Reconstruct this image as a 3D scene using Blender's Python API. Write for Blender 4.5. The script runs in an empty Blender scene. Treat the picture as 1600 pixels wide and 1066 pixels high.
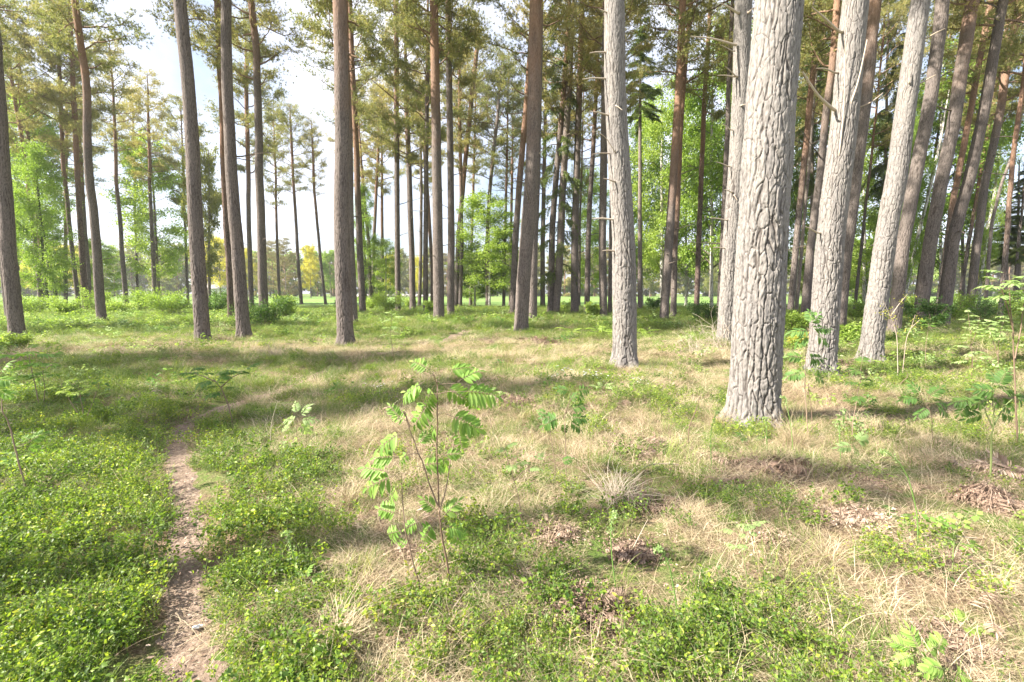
import bpy, math, random
import numpy as np
from mathutils import Vector, Matrix
random.seed(7)
RNG = np.random.default_rng(11)
sc = bpy.context.scene
C = sc.collection

# ------------------------------------------------------------------ camera
F = 711.0                       # focal length in pixels of the 1600 wide photograph
CAM_H = 1.5
HOR = 458.0
TH = math.atan((533.0 - HOR) / F)
cam_d = bpy.data.cameras.new("camera")
cam_d.sensor_width = 36.0
cam_d.lens = 36.0 * F / 1600.0
cam_d.clip_start = 0.05
cam_d.clip_end = 3000
cam = bpy.data.objects.new("camera", cam_d)
C.objects.link(cam)
cam.location = (0, 0, CAM_H)
cam.rotation_euler = (math.radians(90) - TH, 0, 0)
sc.camera = cam

# ------------------------------------------------------------------ sky, sun, exposure
SUN_AZ = math.radians(256)      # clockwise from the view direction (+Y)
SUN_EL = math.radians(40)
world = bpy.data.worlds.new("World")
sc.world = world
world.use_nodes = True
wn = world.node_tree
wn.nodes.clear()
sky = wn.nodes.new("ShaderNodeTexSky")
sky.sky_type = 'NISHITA'
sky.sun_disc = False
sky.sun_elevation = SUN_EL
sky.sun_rotation = SUN_AZ
sky.altitude = 20
sky.air_density = 1.0
sky.dust_density = 2.2
sky.ozone_density = 1.0
bg = wn.nodes.new("ShaderNodeBackground")
bg.inputs["Strength"].default_value = 0.065
out = wn.nodes.new("ShaderNodeOutputWorld")
# thin veil of white cloud over the blue
tc = wn.nodes.new("ShaderNodeTexCoord")
cn = wn.nodes.new("ShaderNodeTexNoise")
cn.inputs["Scale"].default_value = 2.2
cn.inputs["Detail"].default_value = 6
cn.inputs["Roughness"].default_value = 0.6
cr = wn.nodes.new("ShaderNodeMapRange")
cr.inputs["From Min"].default_value = 0.35
cr.inputs["From Max"].default_value = 0.65
cr.inputs["To Min"].default_value = 0.15
cr.inputs["To Max"].default_value = 0.95
mx = wn.nodes.new("ShaderNodeMix")
mx.data_type = 'RGBA'
mx.inputs["B"].default_value = (6.2, 6.3, 7.2, 1)
wn.links.new(tc.outputs["Generated"], cn.inputs["Vector"])
wn.links.new(cn.outputs["Fac"], cr.inputs["Value"])
wn.links.new(cr.outputs["Result"], mx.inputs["Factor"])
wn.links.new(sky.outputs["Color"], mx.inputs["A"])
wn.links.new(mx.outputs["Result"], bg.inputs["Color"])
wn.links.new(bg.outputs["Background"], out.inputs["Surface"])

sun_d = bpy.data.lights.new("sun", 'SUN')
sun_d.energy = 5.0
sun_d.angle = math.radians(0.53)
sun_d.color = (1.0, 0.925, 0.79)
sun = bpy.data.objects.new("sun", sun_d)
C.objects.link(sun)
TO_SUN = Vector((math.sin(SUN_AZ) * math.cos(SUN_EL), math.cos(SUN_AZ) * math.cos(SUN_EL), math.sin(SUN_EL)))
sun.rotation_euler = TO_SUN.to_track_quat('Z', 'Y').to_euler()
sun.location = TO_SUN * 60

sc.view_settings.view_transform = 'Standard'
sc.view_settings.look = 'None'
sc.view_settings.gamma = 1
sc.view_settings.exposure = 2.0
sc.render.engine = 'CYCLES'
sc.cycles.max_bounces = 6
sc.cycles.diffuse_bounces = 3
sc.cycles.glossy_bounces = 1
sc.cycles.transmission_bounces = 3
sc.cycles.transparent_max_bounces = 4
sc.cycles.use_denoising = True
sc.cycles.sample_clamp_indirect = 6

# ------------------------------------------------------------------ photograph pixel -> place
def ray(px, py):
    cx, cy = (px - 800.0) / F, (533.0 - py) / F
    return np.array([cx, math.cos(TH) + cy * math.sin(TH), -math.sin(TH) + cy * math.cos(TH)])
def GP(px, py):                 # on the ground plane
    d = ray(px, py); t = CAM_H / -d[2]
    return d[0] * t, d[1] * t
def DP(px, py, Y):              # in the upright plane at distance Y
    d = ray(px, py); t = Y / d[1]
    return np.array([d[0] * t, Y, CAM_H + d[2] * t])
def PJ(x, y, z=0.0):            # world -> photograph pixel (arrays)
    f = y * math.cos(TH) - (z - CAM_H) * math.sin(TH)
    u = y * math.sin(TH) + (z - CAM_H) * math.cos(TH)
    return 800 + F * x / f, 533 - F * u / f

# ------------------------------------------------------------------ noise
def _h(i, j, k, s):
    n = (i.astype(np.int64) * 374761393 + j.astype(np.int64) * 668265263 + k.astype(np.int64) * 2147483647 + s * 974634777) & 0xffffffff
    n = ((n ^ (n >> 13)) * 1274126177) & 0xffffffff
    n = ((n ^ (n >> 16)) * 2246822519) & 0xffffffff
    return ((n ^ (n >> 15)) & 0xffffff) / float(0xffffff)
def vnoise(x, y, z, s=0):
    x, y, z = np.broadcast_arrays(np.asarray(x, float), np.asarray(y, float), np.asarray(z, float))
    i, j, k = np.floor(x), np.floor(y), np.floor(z)
    u, v, w = x - i, y - j, z - k
    u, v, w = u*u*(3-2*u), v*v*(3-2*v), w*w*(3-2*w)
    r = 0
    for a in (0, 1):
        for b in (0, 1):
            for c in (0, 1):
                r = r + _h(i+a, j+b, k+c, s) * (u if a else 1-u) * (v if b else 1-v) * (w if c else 1-w)
    return r
def fbm(x, y, z=0.0, s=0, o=3):
    r, a, t = 0, 0.5, 0
    for q in range(o):
        r = r + a * vnoise(np.asarray(x) * 2**q, np.asarray(y) * 2**q, np.asarray(z) * 2**q, s + q); t += a; a *= 0.5
    return r / t
def worley(P, s=0):             # F1, F2 and the cell's own random value
    n = len(P); c = np.floor(P)
    f1 = np.full(n, 9.0); f2 = np.full(n, 9.0); idv = np.zeros(n)
    for a in (-1, 0, 1):
        for b in (-1, 0, 1):
            for e in (-1, 0, 1):
                q = c + (a, b, e)
                fx = q[:, 0] + _h(q[:, 0], q[:, 1], q[:, 2], s)
                fy = q[:, 1] + _h(q[:, 0], q[:, 1], q[:, 2], s + 1)
                fz = q[:, 2] + _h(q[:, 0], q[:, 1], q[:, 2], s + 2)
                d = np.sqrt((P[:, 0]-fx)**2 + (P[:, 1]-fy)**2 + (P[:, 2]-fz)**2)
                m = d < f1
                f2 = np.where(m, f1, np.minimum(f2, d))
                idv = np.where(m, _h(q[:, 0], q[:, 1], q[:, 2], s + 3), idv)
                f1 = np.where(m, d, f1)
    return f1, f2, idv
def worley2(U, Zv, N, s=0):     # cells on the unrolled stem, closing on themselves after N columns
    cu, cz = np.floor(U), np.floor(Zv); n = len(U)
    f1 = np.full(n, 9.0); f2 = np.full(n, 9.0); u1 = np.zeros(n); z1 = np.zeros(n); u2 = np.ones(n); z2 = np.ones(n); idv = np.zeros(n)
    for a in (-1, 0, 1):
        for b in (-1, 0, 1):
            qa = cu + a; qb = cz + b; w = np.mod(qa, N); zo = w*0
            fu = qa + .1 + .8*_h(w, qb, zo, s); fz = qb + _h(w, qb, zo, s+1)
            d = np.sqrt((U-fu)**2 + (Zv-fz)**2)
            m = d < f1; m2 = (~m) & (d < f2)
            f2 = np.where(m, f1, np.where(m2, d, f2)); u2 = np.where(m, u1, np.where(m2, fu, u2)); z2 = np.where(m, z1, np.where(m2, fz, z2))
            idv = np.where(m, _h(w, qb, zo, s+2), idv); u1 = np.where(m, fu, u1); z1 = np.where(m, fz, z1); f1 = np.where(m, d, f1)
    vert = np.abs(u2-u1)/(np.abs(u2-u1) + np.abs(z2-z1) + 1e-6)
    return f1, f2, idv, vert
def sstep(a, b, x):
    t = np.clip((np.asarray(x, float) - a) / (b - a), 0, 1); return t*t*(3-2*t)

# ------------------------------------------------------------------ mesh building
class Geo:
    def __init__(s): s.V = []; s.F = []; s.M = []; s.A = []; s.n = 0
    def add(s, V, Fc, mat=0, v=0.5):
        V = np.asarray(V, float).reshape(-1, 3); Fc = np.asarray(Fc, np.int64)
        if len(Fc) == 0: return s
        s.V.append(V); s.F.append(Fc + s.n); s.M.append(np.full(len(Fc), mat, np.int32))
        s.A.append(np.broadcast_to(np.asarray(v, float), (len(V),)).copy()); s.n += len(V)
        return s
    def mesh(s, name, mats, smooth=False):
        me = bpy.data.meshes.new(name)
        V = np.concatenate(s.V)
        me.vertices.add(len(V)); me.vertices.foreach_set("co", V.astype(np.float32).ravel())
        cnt = np.concatenate([np.full(len(f), f.shape[1], np.int32) for f in s.F])
        idx = np.concatenate([f.ravel() for f in s.F]).astype(np.int32)
        me.loops.add(len(idx)); me.loops.foreach_set("vertex_index", idx)
        st = np.zeros(len(cnt), np.int32); st[1:] = np.cumsum(cnt)[:-1]
        me.polygons.add(len(cnt)); me.polygons.foreach_set("loop_start", st)
        me.polygons.foreach_set("material_index", np.concatenate(s.M))
        if smooth is True: me.polygons.foreach_set("use_smooth", np.ones(len(cnt), bool))
        at = me.attributes.new("v", 'FLOAT', 'POINT')
        at.data.foreach_set("value", np.concatenate(s.A).astype(np.float32))
        for m in mats: me.materials.append(m)
        me.update(calc_edges=True)
        return me
def link(name, me, parent=None, loc=None, **props):
    o = bpy.data.objects.new(name, me); C.objects.link(o)
    if parent is not None: o.parent = parent
    if loc is not None: o.location = loc
    for k, v in props.items():
        if v is not None: o[k] = v
    return o
def thing(name, label, cat, loc=(0, 0, 0), group=None, rz=0.0):
    o = link(name, None, None, loc, label=label, category=cat, group=group)
    o.rotation_euler.z = rz
    o.empty_display_size = 0.2
    return o

def tube(P, R, n=8, wob=0.0):
    P = np.asarray(P, float); R = np.broadcast_to(np.asarray(R, float), (len(P),))
    T = np.gradient(P, axis=0); T /= np.linalg.norm(T, axis=1)[:, None] + 1e-9
    ref = np.where(np.abs(T[:, 2:3]) > 0.8, np.array([[1.0, 0, 0]]), np.array([[0, 0, 1.0]]))
    if np.abs(T[0, 2]) > 0.8: ref[:] = (1, 0, 0)
    else: ref[:] = (0, 0, 1) if np.all(np.abs(T[:, 2]) < 0.97) else (0.3, 0.9, 0.1)
    U = np.cross(T, ref); U /= np.linalg.norm(U, axis=1)[:, None] + 1e-9
    W = np.cross(T, U)
    a = np.linspace(0, 2*np.pi, n, endpoint=False)
    V = P[:, None, :] + R[:, None, None] * (np.cos(a)[None, :, None] * U[:, None, :] + np.sin(a)[None, :, None] * W[:, None, :])
    m = len(P); i = np.arange(m-1)[:, None] * n; j = np.arange(n)[None, :]; k = (j+1) % n
    Fc = np.stack([i+j, i+k, i+n+k, i+n+j], -1).reshape(-1, 4)
    return V.reshape(-1, 3), Fc
def unit(a):
    return a / (np.linalg.norm(a, axis=-1, keepdims=True) + 1e-9)
def leaves(P, size, rng, aspect=0.6, up=0.35, fold=0.15, dirv=None):
    """diamond leaves folded on their midrib, one at each point"""
    n = len(P)
    size = np.broadcast_to(size, (n,))[:, None]
    nrm = unit(rng.normal(size=(n, 3)) + np.array([0, 0, 1.0]) * up * 3)
    d = rng.normal(size=(n, 3)) if dirv is None else dirv + rng.normal(size=(n, 3)) * 0.35
    d = unit(d - nrm * (d * nrm).sum(1, keepdims=True))
    s = np.cross(nrm, d)
    a = P; b = P + d*size*0.45 + s*size*aspect*0.5 + nrm*size*fold
    c = P + d*size; e = P + d*size*0.45 - s*size*aspect*0.5 + nrm*size*fold
    V = np.stack([a, b, c, e], 1).reshape(-1, 3)
    i = np.arange(n) * 4
    Fc = np.concatenate([np.stack([i, i+1, i+2], 1), np.stack([i, i+2, i+3], 1)])
    v = np.repeat(rng.random(n), 4)
    return V, Fc, v
def needles(P, D, L, W, rng):
    n = len(P); D = unit(D); s = unit(np.cross(D, rng.normal(size=(n, 3))))
    L = np.broadcast_to(L, (n,))[:, None]
    V = np.stack([P - s*W*0.5, P + s*W*0.5, P + D*L], 1).reshape(-1, 3)
    return V, np.arange(n*3).reshape(-1, 3)
def blades(P, az, L, W, a0, a1, rng, segs=4, zmin=None, taper=0.15, kink=0.0):
    """curved ribbons leaving the points P; a0 and a1 are the angles from upright at foot and tip"""
    n = len(P); L = np.broadcast_to(L, (n,)); W = np.broadcast_to(W, (n,))
    p = P.copy(); rows = []
    tw = az + np.pi/2 + rng.normal(size=n) * 0.5
    sd = np.stack([np.cos(tw), np.sin(tw), np.zeros(n)], 1)
    caz = az.copy()
    for k in range(segs + 1):
        t = k / segs
        w = W * (1 - (1 - taper) * t**1.5) * 0.5
        rows.append(np.stack([p - sd*w[:, None], p + sd*w[:, None]], 1))
        a = a0 + (a1 - a0) * (t + 0.5/segs)
        caz = caz + rng.normal(size=n) * kink
        st = (L/segs)[:, None] * np.stack([np.cos(caz)*np.sin(a), np.sin(caz)*np.sin(a), np.cos(a)], 1)
        p = p + st
        if zmin is not None: p[:, 2] = np.maximum(p[:, 2], zmin + 0.004*rng.random(n))
    V = np.stack(rows, 1)              # n, segs+1, 2, 3
    i = np.arange(n)[:, None] * (segs+1) * 2; k = np.arange(segs)[None, :] * 2
    Fc = np.stack([i+k, i+k+1, i+k+3, i+k+2], -1).reshape(-1, 4)
    return V.reshape(-1, 3), Fc, np.repeat(rng.random(n), (segs+1)*2)

# ------------------------------------------------------------------ materials
def newmat(name):
    m = bpy.data.materials.new(name); m.use_nodes = True
    nt = m.node_tree; nt.nodes.clear()
    return m, nt, nt.nodes.new("ShaderNodeOutputMaterial")
def ND(nt, typ, **kw):
    n = nt.nodes.new(typ)
    for k, v in kw.items():
        if k[:2] == 'i_': n.inputs[int(k[2:]) if k[2:].isdigit() else k[2:].replace('_', ' ')].default_value = v
        else: setattr(n, k, v)
    return n
def ramp(nt, stops):
    r = nt.nodes.new("ShaderNodeValToRGB"); e = r.color_ramp.elements
    while len(e) > 1: e.remove(e[-1])
    e[0].position = stops[0][0]; e[0].color = (*stops[0][1], 1)
    for p, c in stops[1:]:
        q = e.new(p); q.color = (*c, 1)
    return r
def leaf_mat(name, stops, trans=0.45, rough=0.5, spec=0.3, tint=(1.15, 1.2, 0.6)):
    m, nt, o = newmat(name); L = nt.links
    at = ND(nt, "ShaderNodeAttribute", attribute_name="v"); oi = ND(nt, "ShaderNodeObjectInfo")
    ad = ND(nt, "ShaderNodeMath", operation='MULTIPLY_ADD'); ad.inputs[1].default_value = 0.62
    mu = ND(nt, "ShaderNodeMath", operation='MULTIPLY'); mu.inputs[1].default_value = 0.38
    L.new(oi.outputs["Random"], mu.inputs[0]); L.new(at.outputs["Fac"], ad.inputs[0]); L.new(mu.outputs[0], ad.inputs[2])
    r = ramp(nt, stops); L.new(ad.outputs[0], r.inputs[0])
    p = ND(nt, "ShaderNodeBsdfPrincipled"); p.inputs["Roughness"].default_value = rough
    p.inputs["Specular IOR Level"].default_value = spec
    L.new(r.outputs[0], p.inputs["Base Color"])
    if trans > 0:
        mc = ND(nt, "ShaderNodeMix", data_type='RGBA', blend_type='MULTIPLY'); mc.inputs["Factor"].default_value = 1
        L.new(r.outputs[0], mc.inputs["A"]); mc.inputs["B"].default_value = (*tint, 1)
        t = ND(nt, "ShaderNodeBsdfTranslucent"); L.new(mc.outputs["Result"], t.inputs["Color"])
        ms = ND(nt, "ShaderNodeMixShader"); ms.inputs[0].default_value = trans
        L.new(p.outputs[0], ms.inputs[1]); L.new(t.outputs[0], ms.inputs[2]); L.new(ms.outputs[0], o.inputs[0])
    else: L.new(p.outputs[0], o.inputs[0])
    return m
M = {}
M['needle'] = leaf_mat('pine_needles', [(0, (.12, .16, .06)), (.35, (.25, .27, .105)), (.65, (.40, .36, .16)), (1, (.52, .43, .21))], .52, tint=(1.1, 1.1, .7))
M['spruce'] = leaf_mat('spruce_needles', [(0, (.06, .09, .03)), (.5, (.12, .17, .05)), (1, (.26, .29, .09))], .4)
M['birch'] = leaf_mat('birch_leaves', [(0, (.13, .22, .04)), (.5, (.25, .36, .07)), (1, (.42, .50, .13))], .5)
M['yellow'] = leaf_mat('yellow_leaves', [(0, (.28, .31, .05)), (.5, (.50, .46, .07)), (1, (.66, .54, .10))], .5)
M['oak'] = leaf_mat('budding_leaves', [(0, (.18, .22, .06)), (.5, (.24, .25, .09)), (1, (.34, .32, .13))], .5)
M['beige'] = leaf_mat('pale_pine_needles', [(0, (.12, .115, .06)), (.5, (.23, .20, .11)), (1, (.34, .28, .16))], .35)
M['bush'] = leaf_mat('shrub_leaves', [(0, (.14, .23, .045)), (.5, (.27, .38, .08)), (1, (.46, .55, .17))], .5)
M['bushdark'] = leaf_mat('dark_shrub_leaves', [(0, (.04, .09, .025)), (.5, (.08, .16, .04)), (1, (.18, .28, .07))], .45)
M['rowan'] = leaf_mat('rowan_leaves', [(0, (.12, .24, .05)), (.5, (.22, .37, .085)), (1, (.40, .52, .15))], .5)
M['rowandark'] = leaf_mat('dark_rowan_leaves', [(0, (.06, .14, .04)), (.5, (.12, .23, .06)), (1, (.25, .37, .10))], .5)  # darker green leaf colour for some saplings and herbs
M['rowanpale'] = leaf_mat('pale_rowan_leaves', [(0, (.22, .34, .12)), (.5, (.34, .46, .20)), (1, (.50, .60, .32))], .5)
M['bud'] = leaf_mat('young_yellow_leaves', [(0, (.28, .33, .06)), (.5, (.42, .42, .08)), (1, (.52, .42, .11))], .5)
M['bil'] = leaf_mat('bilberry_leaves', [(0, (.035, .075, .016)), (.3, (.085, .16, .028)), (.6, (.19, .29, .04)), (.88, (.36, .43, .06)), (1, (.42, .34, .09))], .5, .45, .4)
M['grass'] = leaf_mat('grass_blades', [(0, (.06, .12, .025)), (.45, (.14, .22, .045)), (.75, (.27, .32, .08)), (1, (.46, .41, .18))], .4)
M['straw'] = leaf_mat('straw_blades', [(0, (.17, .125, .08)), (.3, (.34, .265, .17)), (.65, (.55, .455, .31)), (1, (.74, .66, .50))], .25, .6, .2, (1, .95, .8))
M['paletuft'] = leaf_mat('bleached_blades', [(0, (.45, .37, .30)), (.5, (.62, .54, .44)), (1, (.78, .70, .60))], .2, .6, .2, (1, .95, .85))
M['bracken'] = leaf_mat('dead_bracken', [(0, (.13, .09, .07)), (.4, (.28, .20, .155)), (.75, (.46, .355, .285)), (1, (.64, .53, .44))], .2, .7, .1, (1, .9, .8))
M['litter'] = leaf_mat('litter_bits', [(0, (.16, .10, .075)), (.4, (.33, .23, .18)), (.8, (.52, .40, .32)), (1, (.74, .64, .55))], .1, .7, .15, (1, .95, .9))
M['white'] = leaf_mat('white_petals', [(0, (.75, .76, .74)), (1, (.82, .83, .84))], .3, .5, .2, (1, 1, 1))
M['shoot'] = leaf_mat('green_shoots', [(0, (.10, .20, .05)), (1, (.20, .34, .08))], .2)
M['stem'] = leaf_mat('sapling_stems', [(0, (.15, .10, .07)), (1, (.27, .20, .15))], 0)
M['greenstem'] = leaf_mat('green_stems', [(0, (.12, .17, .06)), (1, (.22, .26, .10))], 0)
M['deadwood'] = leaf_mat('dead_twigs', [(0, (.30, .24, .19)), (1, (.50, .43, .36))], 0)

def bark_mat(name, grey, furrow, orange=(.27, .155, .10), scale=1.0, attr=False, bump=0.03, turnable=True):
    m, nt, o = newmat(name); L = nt.links
    tcn = ND(nt, "ShaderNodeTexCoord")
    mp = ND(nt, "ShaderNodeMapping"); mp.inputs["Scale"].default_value = (1, 1, .2)
    L.new(tcn.outputs["Object"], mp.inputs["Vector"])
    wn_ = ND(nt, "ShaderNodeTexNoise"); wn_.inputs["Scale"].default_value = 4; wn_.inputs["Detail"].default_value = 3
    L.new(mp.outputs[0], wn_.inputs["Vector"])
    wa = ND(nt, "ShaderNodeVectorMath", operation='MULTIPLY_ADD'); wa.inputs[1].default_value = (.22, .22, .22)
    L.new(wn_.outputs["Color"], wa.inputs[0]); L.new(mp.outputs[0], wa.inputs[2])
    vo = ND(nt, "ShaderNodeTexVoronoi", feature='DISTANCE_TO_EDGE'); vo.inputs["Scale"].default_value = 15 * scale
    L.new(wa.outputs[0], vo.inputs["Vector"])
    n1 = ND(nt, "ShaderNodeTexNoise"); n1.inputs["Scale"].default_value = 55; n1.inputs["Detail"].default_value = 5; n1.inputs["Roughness"].default_value = .65
    L.new(mp.outputs[0], n1.inputs["Vector"])
    n2 = ND(nt, "ShaderNodeTexNoise"); n2.inputs["Scale"].default_value = 1.3; n2.inputs["Detail"].default_value = 3
    L.new(tcn.outputs["Object"], n2.inputs["Vector"])
    fr = ND(nt, "ShaderNodeMapRange"); fr.inputs["From Min"].default_value = .0; fr.inputs["From Max"].default_value = .10
    if attr:
        at = ND(nt, "ShaderNodeAttribute", attribute_name="v"); L.new(at.outputs["Fac"], fr.inputs["Value"])
        fr.inputs["From Min"].default_value = .0; fr.inputs["From Max"].default_value = .78
    else: L.new(vo.outputs["Distance"], fr.inputs["Value"])
    # plate colour
    rg = ramp(nt, [(.3, tuple(c*.55 for c in grey)), (.5, grey), (.68, tuple(min(c*1.3, .8) for c in grey))])
    L.new(n1.outputs["Fac"], rg.inputs[0])
    mf = ND(nt, "ShaderNodeMix", data_type='RGBA'); mf.inputs["A"].default_value = (*furrow, 1)
    L.new(fr.outputs[0], mf.inputs["Factor"]); L.new(rg.outputs[0], mf.inputs["B"])
    # smooth flaky orange bark higher up
    sx = ND(nt, "ShaderNodeSeparateXYZ"); L.new(tcn.outputs["Object"], sx.inputs[0])
    ta = ND(nt, "ShaderNodeAttribute", attribute_name="turn", attribute_type='OBJECT')
    nn = ND(nt, "ShaderNodeMath", operation='MULTIPLY_ADD'); nn.inputs[1].default_value = 5.0; L.new(n2.outputs["Fac"], nn.inputs[0]); L.new(sx.outputs["Z"], nn.inputs[2])
    sb = ND(nt, "ShaderNodeMath", operation='SUBTRACT'); L.new(nn.outputs[0], sb.inputs[0]); L.new(ta.outputs["Fac"], sb.inputs[1])
    tr = ND(nt, "ShaderNodeMapRange"); tr.inputs["From Min"].default_value = 0; tr.inputs["From Max"].default_value = 5; tr.inputs["To Max"].default_value = .8
    L.new(sb.outputs[0], tr.inputs["Value"])
    ro = ramp(nt, [(.3, tuple(c*.6 for c in orange)), (.5, orange), (.7, (orange[0]*1.3, orange[1]*1.45, orange[2]*1.6))])
    L.new(n1.outputs["Fac"], ro.inputs[0])
    mo = ND(nt, "ShaderNodeMix", data_type='RGBA'); L.new(tr.outputs[0], mo.inputs["Factor"]); L.new(mf.outputs["Result"], mo.inputs["A"]); L.new(ro.outputs[0], mo.inputs["B"])
    # large stains
    n3 = ND(nt, "ShaderNodeTexNoise"); n3.inputs["Scale"].default_value = 5; n3.inputs["Detail"].default_value = 3
    L.new(mp.outputs[0], n3.inputs["Vector"])
    r3 = ramp(nt, [(.3, (.72, .72, .74)), (.6, (1, .99, .97))]); L.new(n3.outputs["Fac"], r3.inputs[0])
    ml = ND(nt, "ShaderNodeMix", data_type='RGBA', blend_type='MULTIPLY'); ml.inputs["Factor"].default_value = .8
    L.new((mo if turnable else mf).outputs["Result"], ml.inputs["A"]); L.new(r3.outputs[0], ml.inputs["B"])
    p = ND(nt, "ShaderNodeBsdfPrincipled"); p.inputs["Roughness"].default_value = .9; p.inputs["Specular IOR Level"].default_value = .15
    L.new(ml.outputs["Result"], p.inputs["Base Color"])
    hh = ND(nt, "ShaderNodeMath", operation='MULTIPLY_ADD'); hh.inputs[1].default_value = .25
    L.new(n1.outputs["Fac"], hh.inputs[0])
    if attr: hh.inputs[2].default_value = 0
    else: L.new(fr.outputs[0], hh.inputs[2])
    b = ND(nt, "ShaderNodeBump"); b.inputs["Strength"].default_value = .9; b.inputs["Distance"].default_value = bump
    L.new(hh.outputs[0], b.inputs["Height"]); L.new(b.outputs[0], p.inputs["Normal"]); L.new(p.outputs[0], o.inputs[0])
    return m
M['bark_near'] = bark_mat('furrowed_pine_bark', (.225, .21, .202), (.05, .04, .036), attr=True, bump=.02)
M['bark_mid'] = bark_mat('weathered_pine_bark', (.165, .140, .130), (.045, .035, .031), attr=True, bump=.02)
M['bark'] = bark_mat('pine_bark', (.185, .157, .145), (.07, .056, .05), bump=.03)
M['bark_brown'] = bark_mat('brown_pine_bark', (.17, .125, .108), (.05, .035, .03), bump=.03)
M['bark_spruce'] = bark_mat('spruce_bark', (.26, .22, .20), (.10, .08, .07), scale=1.6, bump=.02, turnable=False)
M['bark_moss'] = bark_mat('ivy_green_bark', (.09, .12, .05), (.05, .06, .03), bump=.03, turnable=False)
M['bark_birch'] = bark_mat('birch_bark', (.58, .56, .53), (.12, .10, .09), scale=.5, bump=.01, turnable=False)
M['limb'] = bark_mat('limb_bark', (.30, .20, .14), (.12, .08, .06), bump=.01, turnable=False)
M['darklimb'] = bark_mat('dark_limb_bark', (.17, .14, .12), (.08, .06, .05), bump=.01, turnable=False)

# pines outside the frame: x, y, height, crown width
SHADERS = [(-29, 3.8, 23, 1.0), (-33.5, 4.3, 22, .85), (-23.5, .9, 21, .5), (-27.5, -1.0, 22, .4), (-38, 14, 24, 1), (-16.8, -1.6, 20, .24)]

# ------------------------------------------------------------------ ground
PATH_PX = [(312, 1110, 68), (304, 1075, 57), (291, 1010, 42), (286, 930, 34), (282, 880, 29), (291, 850, 38), (289, 787, 24), (279, 713, 15), (274, 673, 13), (290, 655, 12), (318, 643, 12), (345, 636, 10),
           (430, 604, 10), (560, 560, 8), (700, 530, 9), (726, 522, 9), (756, 500, 6), (775, 490, 5), (800, 480, 4)]
PATH = []
for px, py, hw in PATH_PX:
    x, y = GP(px, py); PATH.append((x, y, max(.10, abs(hw) / F * y * 0.92)))
PATH = np.array(PATH)
_t = np.linspace(0, len(PATH)-1, 400)
PATHD = np.stack([np.interp(_t, np.arange(len(PATH)), PATH[:, k]) for k in range(3)], 1)
ker = np.ones(9)/9
for k in range(3):
    pad = np.pad(PATHD[:, k], 4, mode='edge'); PATHD[:, k] = np.convolve(pad, ker, 'valid')
def path_dist(x, y):
    x = np.atleast_1d(np.asarray(x, float)); y = np.atleast_1d(np.asarray(y, float))
    best = np.full(len(x), 99.0)
    for i in range(0, len(PATHD), 2):
        best = np.minimum(best, np.hypot(x - PATHD[i, 0], y - PATHD[i, 1]) - PATHD[i, 2])
    return best
def GH(x, y, dist=True):
    x = np.asarray(x, float); y = np.asarray(y, float)
    near = 1 - sstep(25, 45, np.hypot(x, y))
    h = (fbm(x/1.6, y/1.6, 0, 3, 3) - .5) * .32 + (fbm(x/.35, y/.35, 0, 9, 2) - .5) * .05
    h = h * near * sstep(.5, 6, y) + (fbm(x/9, y/9, 0, 5, 2) - .5) * .3 * near * sstep(6, 16, y)
    return h
def GHp(x, y):
    x = np.atleast_1d(np.asarray(x, float)); y = np.atleast_1d(np.asarray(y, float)); h = GH(x, y)
    m = (np.abs(x) < 12) & (y < 50) & (y > 0)
    d = np.full(len(x), 9.0)
    if m.any(): d[m] = path_dist(x[m], y[m])
    return h - .045 * (1 - sstep(-.05, .22, d))
def gz(x, y): return float(GHp([x], [y])[0])

n = 440; u = np.linspace(-1, 1, n); b_ = 6.5
gx = 1.6 * np.sinh(b_ * u) / np.sinh(b_) * 900 / 1.6 * 1.0
gx = gx
gy = gx + 5.0
X, Y = np.meshgrid(gx, gy); X = X.ravel(); Y = Y.ravel()
Z = GHp(X, Y)
i = np.arange(n-1)[:, None] * n + np.arange(n-1)[None, :]
g = Geo(); g.add(np.stack([X, Y, Z], 1), np.stack([i, i+1, i+n+1, i+n], -1).reshape(-1, 4))

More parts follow.
